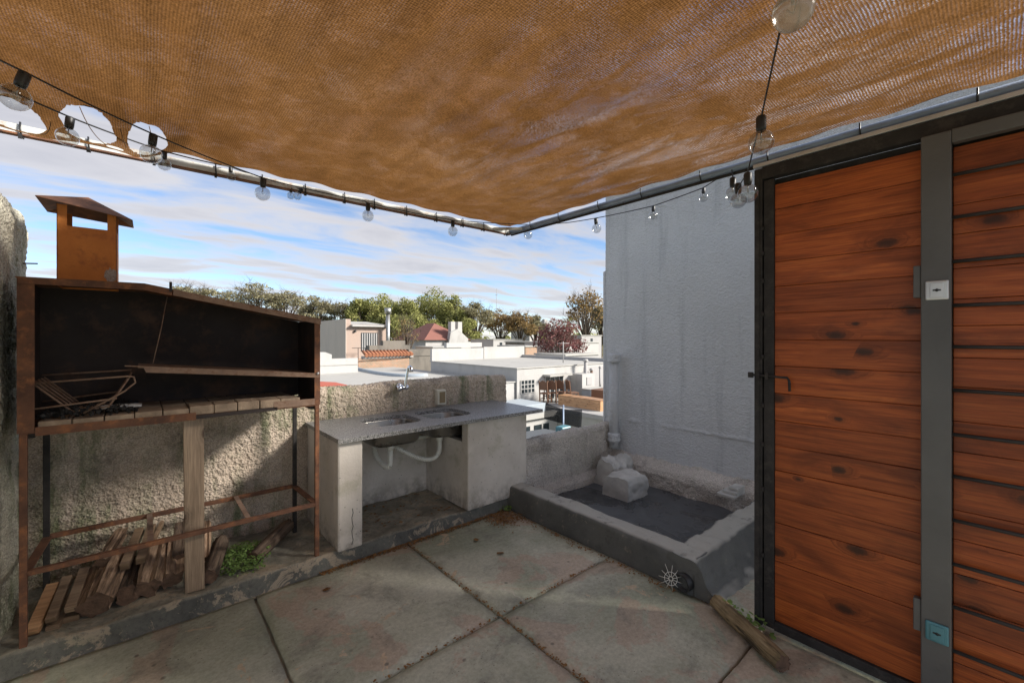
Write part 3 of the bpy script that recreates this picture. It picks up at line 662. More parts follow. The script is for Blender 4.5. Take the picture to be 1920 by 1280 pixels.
# leaf litter
def lit():
    k = random.random()
    if k < .45: return (random.uniform(.85, 2.35), 2.865-abs(random.gauss(0, .022)), .004+random.random()*.006)
    if k < .75: return (2.27+random.gauss(0, .08), 2.73+random.gauss(0, .07), .004+random.random()*.01)
    if k < .85: return (2.40-abs(random.gauss(0, .03)), random.uniform(1.3, 2.7), .004)
    if k < .95: return (1.463+random.gauss(0, .007), random.uniform(.6, 2.8), .001)
    return (random.uniform(.5, 2.3), 1.80+random.gauss(0, .007), .001)
V, F = leaves(2600, lit, .0065, .6); o = raw('leaf_litter', V, F, 'dry_leaf', None, False, 'stuff'); tag(o, 'dry brown leaf litter gathered along the plinth and joints', 'leaf litter')
V, F = leaves(70, lambda: (random.uniform(1.2, 1.95), random.uniform(3.0, 3.5), .098), .012, .4); o = raw('leaf_litter', V, F, 'dry_leaf', None, False, 'stuff'); tag(o, 'scattered dead leaves on the plinth below the sink', 'leaf litter')
for u, v, s, lab in ((893, 1011, .030, 'large curled tan leaf on the slab facing the sink pillar'), (938, 1036, .022, 'small tan leaf farther out on the slab facing the sink'), (612, 1104, .03, 'long brown leaf on the slab before the grill')):
    c = atz(u, v, .008); V, F = leaves(1, lambda: c, s, .25)
    o = raw('fallen_leaf', V, F, 'dry_leaf', None, False); o.modifiers.new('s', 'SOLIDIFY').thickness = .0015; tag(o, lab, 'leaf')

# ================================================================== SINK
s_ = thing('sink_counter', 'speckled grey granite double-sink counter on plastered pillars', 'sink', (1.87, 3.2, .09))
def rrect(x0, x1, y0, y1, r, n=6):
    P = []
    for cx_, cy_, a0 in ((x1-r, y1-r, 0), (x0+r, y1-r, 90), (x0+r, y0+r, 180), (x1-r, y0+r, 270)):
        for k in range(n+1): a = R(a0+90*k/n); P.append((cx_+r*math.cos(a), cy_+r*math.sin(a)))
    return P
HOLES = [(1.29, 1.70, 3.03, 3.43), (1.775, 2.185, 3.03, 3.43)]
bm = bmesh.new(); ed = []
for loop in [[(.955, 2.825), (2.79, 2.81), (2.79, 3.575), (.955, 3.575)]]+[rrect(*h, .10) for h in HOLES]:
    vs = [bm.verts.new((x, y, .84)) for x, y in loop]; ed += [bm.edges.new((vs[k], vs[(k+1) % len(vs)])) for k in range(len(vs))]
bmesh.ops.triangle_fill(bm, use_beauty=True, edges=ed)
ex = bmesh.ops.extrude_face_region(bm, geom=list(bm.faces))
for v in ex['geom']:
    if isinstance(v, bmesh.types.BMVert): v.co.z -= .028
k = MB(); k.bm = bm; k.build('countertop', 'granite', s_)
for h in HOLES:
    m = MB(); rings = []
    for (z, ins, r) in ((.8115, -.012, .105), (.811, .0, .10), (.80, .004, .10), (.70, .014, .095), (.675, .03, .085), (.667, .07, .06), (.662, .17, .02)):
        rings.append([m.bm.verts.new((x, y, z)) for x, y in rrect(h[0]+ins, h[1]-ins, h[2]+ins, h[3]-ins, r)])
    for a, b in zip(rings, rings[1:]):
        for q in range(len(a)): m.bm.faces.new((a[q], a[(q+1) % len(a)], b[(q+1) % len(a)], b[q])).smooth = True
    m.bm.faces.new(rings[-1])
    bo = m.build('basin', 'stainless', s_, recalc=False); bo.modifiers.new('s', 'SOLIDIFY').thickness = .0015
    cx_, cy_ = (h[0]+h[1])/2, (h[2]+h[3])/2
    m = MB(); m.lathe([(0, .004), (.03, .004), (.036, .007), (.038, .002)], (cx_, cy_, .662), n=16); m.build('strainer', 'chrome', bo)
m = MB(); m.box(.965, 1.13, 2.865, 3.56, .091, .8115); m.build('pillar', 'plaster', s_, .012)
m = MB(); m.box(1.995, 2.64, 2.865, 2.96, .091, .8115); m.build('pillar', 'plaster', s_, .012)
m = MB(); m.box(1.998, 2.06, 2.955, 3.56, .0915, .64); m.build('pillar_side', 'plaster', s_, .004)
m = MB(); m.box(2.20, 2.638, 2.955, 3.56, .0915, .8112); m.build('pillar_back', 'plaster', s_, .004)
m = MB(); m.box(1.132, 1.996, 3.535, 3.566, .085, .80); m.build('rear_panel', 'plaster', s_, .004)
def crack(pts):
    m = MB(); m.tube(pts, .0022, 5); return m.build('crack', 'black_plastic', s_)
crack([(1.055+.006*math.sin(k*2.1)+.004*(k % 3), 2.8645, .12+.03*k) for k in range(9)])
lc = ((1.495), 3.23); rc = ((1.98), 3.23)
m = MB(); m.tube([(1.495, 3.23, .665), (1.495, 3.23, .60)], .026, 14); m.tube([(1.495, 3.23, .612), (1.495, 3.23, .53), (1.49, 3.22, .50), (1.475, 3.20, .475)], .021, 14); m.build('drain_tail', 'pvc', s_)
m = MB(); m.tube([(1.93, 3.2, .668), (1.93, 3.2, .615)], .027, 14); m.tube([(1.93, 3.2, .625), (1.93, 3.2, .56), (1.92, 3.19, .525), (1.895, 3.18, .50)], .021, 14); m.build('drain_tail', 'pvc', s_)
def bez(P, n):
    P = [Vector(p) for p in P]; out = []
    for i in range(n+1):
        q = P[:]; t_ = i/n
        while len(q) > 1: q = [a.lerp(b, t_) for a, b in zip(q, q[1:])]
        out.append(q[0])
    return out
pp = bez([(1.895, 3.18, .50), (1.84, 3.17, .455), (1.74, 3.2, .46), (1.66, 3.3, .56), (1.56, 3.36, .60)], 120)
m = MB(); m.tube(pp, [.019+.0035*math.sin(k*1.57) for k in range(121)], 12); m.build('corrugated_hose', 'pvc', s_)
pp = bez([(1.475, 3.20, .475), (1.44, 3.24, .47), (1.42, 3.34, .52), (1.43, 3.40, .60)], 50)
m = MB(); m.tube(pp, [.019+.0035*math.sin(k*1.57) for k in range(51)], 12); m.build('corrugated_hose', 'pvc', s_)
m = MB(); m.tube([(1.6, 3.42, .62), (1.99, 3.42, .61)], .018, 10); m.build('waste_pipe', 'pvc', s_)
# faucet
fp = aty(752, 726, 3.53)
f_ = thing('wall_faucet', 'chrome wall faucet with upturned spout above the left sink', 'faucet', (fp.x, 3.56, fp.z))
m = MB(); m.tube([(fp.x, 3.565, fp.z), (fp.x, 3.49, fp.z)], .017, 14); m.lathe([(0, 0), (.034, 0), (.03, .008), (.018, .012)], (fp.x, 3.562, fp.z), (0, -1, 0), 18); m.build('escutcheon', 'chrome', f_)
m = MB(); m.lathe([(.0, -.05), (.022, -.05), (.026, -.04), (.026, -.02), (.018, -.01), (.02, .02), (.024, .035), (.02, .05), (0, .052)], (fp.x-.005, 3.49, fp.z), (1, 0, .05), 16); m.build('valve_body', 'chrome', f_)
sp = [Vector((fp.x+.01+.0011*k, 3.48-.0008*k, fp.z+.008*k)) for k in range(20)]+bez([(fp.x+.032, 3.464, fp.z+.162), (fp.x+.036, 3.456, fp.z+.195), (fp.x+.045, 3.43, fp.z+.195), (fp.x+.044, 3.425, fp.z+.14)], 9)[1:]
m = MB(); m.tube(sp, [.011]*22+[.013, .016, .017, .018, .018, .018, .018], 12); m.build('spout', 'chrome', f_)
# outlet
op = aty(826, 744, 3.54)
b_ = thing('outlet_box', 'cream weatherproof outlet box with brown cover on the parapet', 'outlet', (op.x, 3.57, op.z))
m = MB(); m.box(op.x-.05, op.x+.05, 3.525, 3.575, op.z-.072, op.z+.072); m.build('housing', 'plastic_cream', b_, .006)
m = MB(); m.box(op.x-.047, op.x+.047, 3.513, 3.526, op.z-.068, op.z+.068); m.build('cover', 'plastic_cream', b_, .004)
m = MB(); m.box(op.x-.026, op.x+.034, 3.508, 3.514, op.z-.052, op.z+.052); m.build('flap', 'brown_flap', b_, .002)
# drain + wire guard
dr = thing('drain_outlet', 'dark drain opening at the foot of the basin kerb', 'drain', (2.42, 1.26, .05))
m = MB(); m.lathe([(.050, 0), (.050, .05), (.042, .05), (.042, .006), (0, .006)], (2.435, 1.25, .062), (-1, .15, 0), 20); m.build('pipe_end', 'black_plastic', dr)
wg = thing('wire_guard', 'round spiky white wire leaf guard leaning at the kerb corner', 'drain guard', (2.37, 1.30, .06))
ax = Vector((-.8, -.45, .35)).normalized(); a_ = ax.orthogonal().normalized(); b2 = ax.cross(a_); gc = Vector((2.37, 1.315, .075))
for k in range(11):
    th = 2*math.pi*k/11; dv = a_*math.cos(th)+b2*math.sin(th); m = MB(); m.tube([gc+ax*.02+dv*.008, gc+ax*.022+dv*.03, gc+ax*.006+dv*.05, gc-ax*.02+dv*(.06+.008*(k % 3))], .0016, 5); m.build('wire', 'pvc', wg)
for rr in (.012, .035):
    m = MB(); m.tube([gc+ax*.021+(a_*math.cos(2*math.pi*k/24)+b2*math.sin(2*math.pi*k/24))*rr for k in range(25)], .0016, 5, False); m.build('ring', 'pvc', wg)

# ================================================================== GATE AND PLANK PANEL
gt = thing('wooden_gate', 'reddish varnished plank gate in a black steel frame', 'gate', (2.45, .5, .02))
GX = 2.42
m = MB(); m.box(GX, GX+.05, .838, .876, .015, 2.37); m.box(GX-.006, GX+.0, .85, .872, .02, 2.36); m.build('frame_post', 'black_steel', gt, .003)
m = MB(); m.box(GX+.005, GX+.045, .786, .832, .02, 2.305); m.build('leaf_stile', 'black_steel', gt, .003)
m = MB(); m.box(GX+.005, GX+.045, .20, .786, .015, .06); m.build('bottom_rail', 'black_steel', gt, .003)
m = MB(); m.box(GX-.003, GX+.05, -.5, .838, 2.312, 2.375); m.build('lintel', 'black_steel', gt, .003)
VB = [345, 392, 440, 491, 537, 587, 637, 686, 737, 788, 835, 882, 932, 980, 1052, 1120, 1163]
ZB = [EYE-(v-632)/805*2.173 for v in VB]
ZB[-1] = .062
for k in range(len(ZB)-1):
    m = MB(); dx = random.uniform(-.002, .002); m.box(GX+.018+dx, GX+.040+dx, .19, .785, ZB[k+1]+.0009, ZB[k]-.0009); o = m.build('plank', 'board', gt, .002)
    o.rotation_euler.x = random.uniform(-.0035, .0035)
bx_ = MB(); bx_.box(GX+.044, GX+.047, .16, .835, .03, 2.31); bx_.build('light_stop_sheet', 'black_steel', gt)  # dark sheet added behind the planks to stop light leaking through gaps
for z in (2.06, 1.93, 1.79, 1.62, 1.15, .95, .72, .38, 1.40):
    m = MB(); m.tube([(GX-.002, .835, z-.011), (GX-.002, .835, z+.011)], .007, 8); m.build('weld_tab', 'black_steel', gt)
m = MB(); m.tube([(GX-.012, .895, 1.305), (GX-.012, .72, 1.30), (GX-.012, .712, 1.285), (GX-.012, .71, 1.235)], .006, 10); bo = m.build('bolt_handle', 'black_steel', gt)
m = MB(); m.box(GX-.02, GX-.004, .845, .862, 1.285, 1.322); m.build('bolt_bracket', 'black_steel', bo, .002)
m = MB(); m.box(GX-.02, GX-.004, .805, .818, 1.285, 1.32); m.build('bolt_bracket', 'black_steel', bo, .002)
m = MB(); m.box(GX-.02, GX-.004, .876, .90, 1.29, 1.318); m.build('bolt_bracket', 'black_steel', bo, .002)
pn = thing('plank_panel', 'dark varnished plank screen with steel post and horizontal bars', 'screen', (2.45, -.4, .02))
PX = 2.38
m = MB(); m.box(PX, PX+.04, .152, .239, .0, 2.305); m.build('post', 'post_steel', pn, .004)
m = MB(); m.box(PX+.001, PX+.04, -.5, .152, 2.255, 2.308); m.build('top_rail', 'post_steel', pn, .004)
zb = 2.25; k = 0
while zb > .03:
    h = (.105, .125, .115, .135, .12)[k % 5]; k += 1
    m = MB(); m.box(PX+.05, PX+.072, -.5, .15, max(zb-h, .02)+.0009, zb-.0009); m.build('plank', 'board_dark', pn, .002); zb -= h
bx_ = MB(); bx_.box(PX+.074, PX+.078, -.5, .16, .02, 2.31); bx_.build('light_stop_sheet', 'black_steel', pn)  # added light stop behind the screen planks, keeps the joints dark
for v in (325, 405.6, 489, 572, 650, 732, 816, 895, 978, 1061, 1142, 1225, 1307):
    z = EYE-(v-632)/805*1.665
    m = MB(); m.tube([(PX+.028, -.5, z), (PX+.028, .153, z)], .0075, 8); m.build('bar', 'bar_steel', pn)
for z, mt in ((1.685, 'silver'), (.335, 'teal_film')):
    m = MB(); m.box(PX-.010, PX, .158, .225, z-.038, z+.038); lk = m.build('lock_plate', mt, pn, .005)
    m = MB(); m.box(PX-.0135, PX-.0095, .172, .211, z-.029, z+.029); m.build('key_cover', mt, lk, .002)
    m = MB(); m.box(PX-.0145, PX-.0135, .180, .203, z-.003, z+.003); m.lathe([(0, .0), (.006, .0), (.006, .001), (0, .001)], (PX-.0138, .191, z), (-1, 0, 0), 10); m.build('keyhole', 'black_plastic', lk)
    m = MB(); m.box(PX+.006, PX+.034, .2395, .262, z-.075+.05, z+.095+.05-.04); m.build('lock_case', 'post_steel', pn, .003)

# ================================================================== CANOPY
fr = thing('canopy_frame', 'steel canopy frame of rusty white beam and blue-grey pipe', 'frame', (2.45, 2.87, 2.42))
m = MB(); m.box(-.82, 2.452, 2.868, 2.872, 2.405, 2.443); m.box(-.82, 2.452, 2.872, 2.905, 2.439, 2.443); m.build('beam', 'old_white_steel', fr)
m = MB(); m.box(-.82, 2.452, 2.866, 2.9, 2.397, 2.4045); m.build('beam_flange', 'rust', fr)
m = MB(); m.tube([(2.455, 2.865, 2.425), (2.455, -.42, 2.425)], .021, 14); m.build('pipe', 'blue_pipe', fr)
m = MB(); m.box(2.415, 2.455, -.5, .88, 2.379, 2.398); m.build('rail', 'silver', fr, .002)
m = MB(); m.box(2.448, 2.462, .88, 2.865, 2.388, 2.402); m.build('rail', 'black_steel', fr, .002)
m = MB(); m.tube([(-.82, -.40, 2.425), (2.455, -.40, 2.425)], .021, 14); m.tube([(-.82, -.40, 2.425), (-.82, 2.865, 2.425)], .021, 14); m.build('pipe', 'blue_pipe', fr)
m = MB(); m.bar((2.26, 2.868, 2.42), (2.452, 2.70, 2.42), .02, .02); m.build('corner_brace', 'old_white_steel', fr)
for x, y in ((2.47, -.45), (-.84, -.45)):
    m = MB(); m.box(x, x+.04, y, y+.04, 0.0, 2.40); m.build('post', 'black_steel', fr)
cp = thing('shade_canopy', 'sagging brown woven shade cloth stretched overhead, torn at one end', 'canopy', (.6, .8, 2.43))
FX0, FX1, FY0, FY1 = -.78, 2.43, -.38, 2.845
EL = [(.015, 2.60, .070, .205), (-.175, 2.575, .082, .195), (-.40, 2.655, .088, .155), (-.27, 2.74, .022, .035), (-.10, 2.77, .03, .03), (-.60, 2.72, .07, .09)]
NX, NY = 250, 250
V = []; UV = []
def cloth_z(x, y):
    ex = min((FX1-x), (x-FX0))/.9; ey = min((FY1-y), (y-FY0))/.9; e = min(1, max(0, ex))*min(1, max(0, ey))
    sag = .045*math.sin(min(1, ex)*math.pi/2)*math.sin(min(1, ey)*math.pi/2)
    wr = .007*noise.noise(Vector((x*4.5+.8*noise.noise(Vector((x, y*1.2, 3))), y*1.1, 0)))+.006*noise.noise(Vector((x*13, y*2.2, 5)))
    k = max(0, min(1, (x-.9)/1.0)); wr += k*.005*math.sin(x*38+4*noise.noise(Vector((x*2, y*1.3, 9))))*max(0, noise.noise(Vector((x*2.2, y*1.6, 4)))+.3)
    wr += .005*noise.noise(Vector((x*1.8, y*1.8, 7)))
    edge = .012*(1-math.cos((y if min(ex, 9) < ey else x)*2*math.pi/.33))*max(0, 1-min(ex, ey)*6)
    d = 0
    for (a, b, p, q) in EL[:3]:
        rr = math.hypot((x-a)/(p*2.2), (y-b)/(q*1.7))
        if rr < 1: d -= .03*(1-rr)
    if x < .12: d -= .05*min(1, (.12-x)/.15)*max(0, 1-(FY1-y)/.45)
    return 2.452-sag+wr*min(1, .25+e*2)+edge*.5+d
for i in range(NX+1):
    for j in range(NY+1):
        x = FX0+(FX1-FX0)*i/NX; y = FY0+(FY1-FY0)*j/NY
        if j == NY: y -= .012*(1-math.cos(x*2*math.pi/.31))
        if i == NX: x -= .010*(1-math.cos(y*2*math.pi/.42))
        V.append([x, y])
inside = lambda x, y: next((e for e in EL if ((x-e[0])/e[2])**2+((y-e[1])/e[3])**2 < 1*(1+.12*noise.noise(Vector((x*30, y*30, 2))))), None)
INS = [inside(*v) for v in V]; F = []
for i in range(NX):
    for j in range(NY):
        q = (i*(NY+1)+j, (i+1)*(NY+1)+j, (i+1)*(NY+1)+j+1, i*(NY+1)+j+1)
        if sum(INS[k] is not None for k in q) >= 3: continue
        F.append(q)
for k, e in enumerate(INS):
    if e:
        dx, dy = (V[k][0]-e[0])/e[2], (V[k][1]-e[1])/e[3]; l_ = math.hypot(dx, dy)
        ra = 1+.16*noise.noise(Vector((dx/l_*1.7+e[0]*9, dy/l_*1.7, 4)))+.05*noise.noise(Vector((dx/l_*7, dy/l_*7, e[0]*5))) if l_ > 0 else 1
        if l_ > .3: V[k] = [e[0]+dx/l_*e[2]*ra, e[1]+dy/l_*e[3]*ra]
used = sorted(set(i for f in F for i in f)); ix = {a: b for b, a in enumerate(used)}
VV = [(V[k][0], V[k][1], cloth_z(*V[k])) for k in used]; FF = [tuple(ix[i] for i in f) for f in F]
co = raw('cloth', VV, FF, 'fabric', cp)
uvl = co.data.uv_layers.new(name='UVMap')
for lp in co.data.loops: uvl.data[lp.index].uv = (VV[lp.vertex_index][0], VV[lp.vertex_index][1])
for (a, b) in (((-.075, 2.50), (-.06, 2.70)), ((-.29, 2.60), (-.34, 2.78)), ((.02, 2.42), (.05, 2.80)), ((-.19, 2.40), (-.13, 2.76))):
    pa, pb = Vector((*a, cloth_z(*a))), Vector((*b, cloth_z(*b))); md = pa.lerp(pb, .5)-Vector((random.uniform(-.02, .02), 0, .035)); m = MB(); m.tube(bez([pa, md, pb], 10), .0016, 5); m.build('loose_thread', 'fabric_thread', cp)
for k in range(13):
    x = -.42+k*.235+random.uniform(-.02, .02)
    m = MB(); m.tube([(x, 2.862, 2.452), (x, 2.858, 2.42), (x+.004, 2.862, 2.392), (x+.004, 2.9, 2.392), (x, 2.91, 2.45)], .0035, 6); m.box(x-.006, x+.006, 2.856, 2.862, 2.378, 2.40); m.build('tie', 'black_plastic', cp)
for k in range(9):
    y = 2.62-k*.36+random.uniform(-.03, .03)
    m = MB(); m.tube([(2.425, y, 2.455), (2.428, y, 2.42), (2.445, y, 2.396), (2.48, y, 2.41), (2.475, y, 2.45)], .0035, 6); m.build('tie', 'black_plastic', cp)

# ================================================================== STRING LIGHTS
def cable(P, sag=.03, n=12):
    out = []
    for a, b in zip(P, P[1:]):
        for i in range(n): t_ = i/n; q = Vector(a).lerp(Vector(b), t_); q.z -= sag*(b-a).length*4*t_*(1-t_)*.5; out.append(q)
    return out+[Vector(P[-1])]
def bulb(par, p, dia, hang=(0, 0, -1), mat='glass'):
    hang = Vector(hang).normalized(); s = dia/.08
    m = MB(); m.lathe([(0, 0), (.013*s, 0), (.016*s, .006*s), (.016*s, .04*s), (.014*s, .052*s), (0, .052*s)], p, hang, 12); so_ = m.build('socket', 'black_plastic', par)
    r = dia/2; c0 = .052*s+r*.93; pr = [(.012*s, .045*s)]
    for k in range(15):
        a = R(20+160*k/14); pr.append((max(r*math.sin(a), 0) if k < 14 else 0, c0-r*math.cos(a)))
    m = MB(); m.lathe(pr, p, hang, 20); b_ = m.build('globe', mat, so_, recalc=True)
    q = Vector(p); sd_ = hang.orthogonal().normalized()
    m = MB(); m.tube([q+hang*.05*s, q+hang*(c0-.2*r)], .0022*s, 5); m.tube([q+hang*(c0-.2*r)-sd_*.3*r, q+hang*(c0+.1*r), q+hang*(c0-.2*r)+sd_*.3*r], .0009, 4); m.build('filament', 'zinc', so_)
def strand(name, label, pts, bulbs, sag=.03):
    t = thing(name, label, 'string lights', pts[0]); m = MB(); m.tube(cable(pts, sag), .0032, 6); m.build('cable', 'black_plastic', t)
    for b in bulbs: bulb(t, *b)
    return t
H1 = [at(-120, 50, 1.08), at(48, 136, 1.38), at(288, 252, 1.84), at(494, 334, 2.38), at(566, 352, 2.62), at(684, 377, 2.86)]
strand('string_lights', 'black string light cable running below the torn cloth, nearer strand', H1,
       [(H1[1], .080, (-.28, .1, -1)), (H1[2], .078, (-.1, 0, -1)), (H1[3], .078, (-.05, 0, -1))], .02)
H2 = [at(-120, 105, 1.32), at(132, 220, 1.72), at(308, 284, 2.12), at(432, 313, 2.42), at(546, 352, 2.63), at(566, 354, 2.66)]
strand('string_lights', 'black string light cable against the white beam, farther strand', H2,
       [(H2[1], .072, (-.1, 0, -1)), (H2[2], .058, (0, 0, -1)), (H2[3], .048, (.1, 0, -1)), (H2[4], .045, (-.05, 0, -1)), (H2[5], .05, (-.5, 0, -1))], .02)
H3 = [at(684, 377, 2.86), at(690, 381, 2.87), at(849, 413, 3.30), at(990, 421, 3.70), at(1060, 418, 3.45), at(1117, 409, 3.25), at(1225, 386, 2.95), at(1319, 352, 2.65), at(1372, 317, 2.40)]
strand('string_lights', 'string lights draped round the frame corner to the gate', H3,
       [(H3[1], .076), (H3[2], .076), (H3[3], .078), (H3[5], .07, (.12, 0, -1)), (H3[6], .06), (H3[7], .055)], .012)
H4 = [at(1372, 317, 2.35), at(1376, 345, 2.28), at(1384, 352, 2.2), at(1402, 322, 2.05), at(1427, 222, 1.62), at(1462, 60, 1.2), at(1490, -70, 1.0), at(1500, -200, .86)]
t4 = strand('string_lights', 'string lights hanging from the cloth to the gate corner', H4,
       [(at(1374, 333, 2.3), .078), (at(1384, 344, 2.22), .080), (at(1402, 324, 2.02), .088), (at(1427, 218, 1.62), .088), (at(1484, -62, 1.0), .088, (.12, 0, -1), 'frosted')], .0)

# ================================================================== NEIGHBOURHOOD
def bld(name, label, cat='building', loc=(0, 0, 0), group=None): return thing(name, label, cat, loc, group)
def bx(name, mat, par, x0, x1, y0, y1, z0, z1, bev=0):
    m = MB(); m.box(x0, x1, y0, y1, z0, z1); return m.build(name, mat, par, bev)
GZ = -5.6
# white flat-roofed building with the window
b = bld('white_house', 'white flat-roofed house with small barred window and parapet', loc=(16, 18, GZ))
bx('wall', 'white_wash', b, 13.2, 21.5, 15.0, 22.9, GZ, .02)
bx('roof', 'roof_white', b, 13.15, 21.55, 14.95, 22.95, .02, .07)
bx('parapet', 'white_wash', b, 13.2, 17.1, 22.75, 22.95, .07, .80); bx('parapet', 'white_wash', b, 17.1, 20.7, 22.72, 22.95, .07, .86)
bx('parapet', 'cement_block', b, 20.5, 20.7, 15.2, 22.7, .07, .26)
bx('parapet_cap', 'white_wash', b, 14.2, 16.9, 22.7, 23.0, .86, 1.15)
w = bx('window', 'window', b, 13.42, 14.3, 14.985, 15.01, -1.14, -.55)
for k in range(5): bx('glazing_bar', 'white_wash', w, 13.42+k*.22-.02, 13.42+k*.22+.02, 14.96, 14.984, -1.16, -.53)
for k in range(4): bx('glazing_bar', 'white_wash', w, 13.44, 14.28, 14.955, 14.96, -1.16+k*.205, -1.125+k*.205)
d = bx('porch', 'window', b, 15.0, 16.4, 14.985, 15.01, -1.55, -.42)
for k in range(5): bx('mullion', 'white_wash', d, 15.0+k*.33, 15.06+k*.33, 14.96, 14.984, -1.55, -.42)
bx('porch_lintel', 'roof_white', b, 14.9, 16.5, 14.5, 15.0, -.42, -.33)
sh = bx('shed', 'white_wash', b, 16.9, 17.9, 14.2, 14.99, -1.6, -.38); bx('vent', 'cement_block', sh, 17.25, 17.65, 14.17, 14.199, -.95, -.55)
bx('wall_panel', 'cement_block', b, 18.0, 21.5, 14.96, 14.999, -1.6, -.12)
# patio deck next door
b = bld('patio_deck', 'pale raised patio deck with chairs and a long wooden box', 'terrace', (16, 12, GZ))
bx('deck', 'roof_white', b, 13.7, 22, 8.5, 14.96, GZ, -1.6); bx('parapet_edge', 'cement_block', b, 13.62, 13.95, 8.5, 12.9, -1.75, -1.57)
b = bld('courtyard_house', 'white lower house wall with dark windows around a dark courtyard', loc=(11, 14, GZ))
bx('wall', 'white_wash', b, 9.0, 13.68, 12.9, 14.96, GZ, -1.75)
for x in (11.2, 12.3): w = bx('window', 'window', b, x, x+.85, 12.87, 12.91, -2.9, -2.15); bx('frame', 'white_wash', w, x+.39, x+.46, 12.84, 12.869, -2.9, -2.15)
bx('cornice', 'roof_white', b, 8.9, 13.7, 12.7, 13.0, -1.85, -1.65)
bx('side_wall', 'dark_roofing', b, 13.6, 13.69, 8.4, 12.88, GZ, -2.5)
bx('slab', 'pale_blue', b, 10.9, 13.3, 13.2, 14.9, -1.745, -1.35, .03)
b = bx('dark_roof', 'dark_roofing', None, 5.5, 9.9, 6.2, 9.9, -1.45, -1.33); b.rotation_euler = (R(-2), R(2), 0); tag(b, 'dark sheet roof over the courtyard beyond the low wall', 'roof')
q_ = at(1056, 812, 12.6); o = bx('plastic_tub', 'teal_film', None, q_.x-.2, q_.x+.2, q_.y-.14, q_.y+.14, -1.36, -1.10, .04); tag(o, 'small teal plastic tub on the dark sheet roof', 'tub')
nt = bld('shade_net', 'black netting hung on a thin post over the courtyard', 'net', (11, 10, -2.6))
p0, p1, p2, p3 = at(1023, 754, 14.2), at(1090, 767, 14.0), at(1091, 803, 14.0), at(1021, 785, 14.2)
vs = []; fs = []
for i in range(11):
    for j in range(7):
        q = p0.lerp(p1, i/10).lerp(p3.lerp(p2, i/10), j/6); q.z -= .10*math.sin(math.pi*i/10)*(1-j/6); q.y += .03*math.sin(i*1.1+j*.4); vs.append(q)
for i in range(10):
    for j in range(6): k = i*7+j; fs.append((k, k+1, k+8, k+7))
no = raw('net', vs, fs, 'net', nt); no.modifiers.new('s', 'SOLIDIFY').thickness = .004
pq = at(1052, 758, 14.0); m = MB(); m.tube([(pq.x, pq.y-.1, pq.z), (pq.x, pq.y-.1, -2.6)], .025, 8); m.build('post', 'blue_pipe', nt)
# wooden box
cb = bld('wooden_crate', 'long pale wooden box lying on the neighbouring patio', 'box', (14.8, 12.4, -1.6))
for k in range(3): bx('board', 'crate_wood', cb, 14.5, 14.53, 11.2, 13.6, -1.6+k*.14, -1.465+k*.14)
bx('side', 'crate_wood', cb, 14.531, 15.05, 11.2, 11.23, -1.6, -1.185); bx('lid', 'crate_wood', cb, 14.48, 15.08, 11.17, 13.62, -1.18, -1.15); bx('end', 'crate_wood', cb, 14.531, 15.05, 13.57, 13.6, -1.6, -1.185); bx('rear', 'crate_wood', cb, 15.02, 15.049, 11.231, 13.569, -1.6, -1.185)
o = bx('timber_chest', 'brown_timber', None, 16.0, 17.3, 11.9, 12.9, -1.6, -.95); tag(o, 'dark brown timber chest behind the pale wooden box', 'chest')
# chairs
def chair(x, y, rz, label):
    c = thing('patio_chair', label, 'chair', (x, y, -1.6), 'dark chairs lined up on the patio'); c.rotation_euler.z = rz
    def part(name, mb):
        o = mb.build(name, 'brown_timber', None); o.parent = c; return o
    for sx in (-.2, .2):
        m = MB(); m.bar((sx, -.2, 0), (sx, -.19, .45), .045, .045); part('leg', m)
        m = MB(); m.bar((sx, .2, 0), (sx, .2, .45), .045, .045); m.bar((sx, .2, .45), (sx, .27, 1.05), .045, .045); part('leg', m)
        m = MB(); m.bar((sx, -.18, .2), (sx, .18, .2), .025, .03); part('stretcher', m)
    m = MB(); m.box(-.23, .23, -.23, .22, .43, .48); part('seat', m)
    m = MB(); m.prism([(-.2, .215, .62), (.2, .215, .62), (.2, .25, .95), (.1, .262, 1.04), (0, .268, 1.08), (-.1, .262, 1.04), (-.2, .25, .95)], (0, .02, 0)); part('backrest', m)
    m = MB(); m.bar((-.2, -.19, .3), (.2, -.19, .3), .025, .04); part('stretcher', m)
CH = ['dark carved wooden chair nearest the small window, row under the porch', 'dark carved wooden chair in the middle of the porch row', 'dark carved wooden chair at the shed end of the porch row']
CL = 'dark carved wooden chair in the row under the porch windows'
for k, (x, y, rz) in enumerate(((14.42, 14.35, 1.9), (14.85, 14.2, 1.9), (15.3, 14.15, 1.9))): chair(x, y, rz, CH[k])
chair(15.6, 13.7, 1.2, 'dark carved wooden chair beside the long wooden box, turned outward')
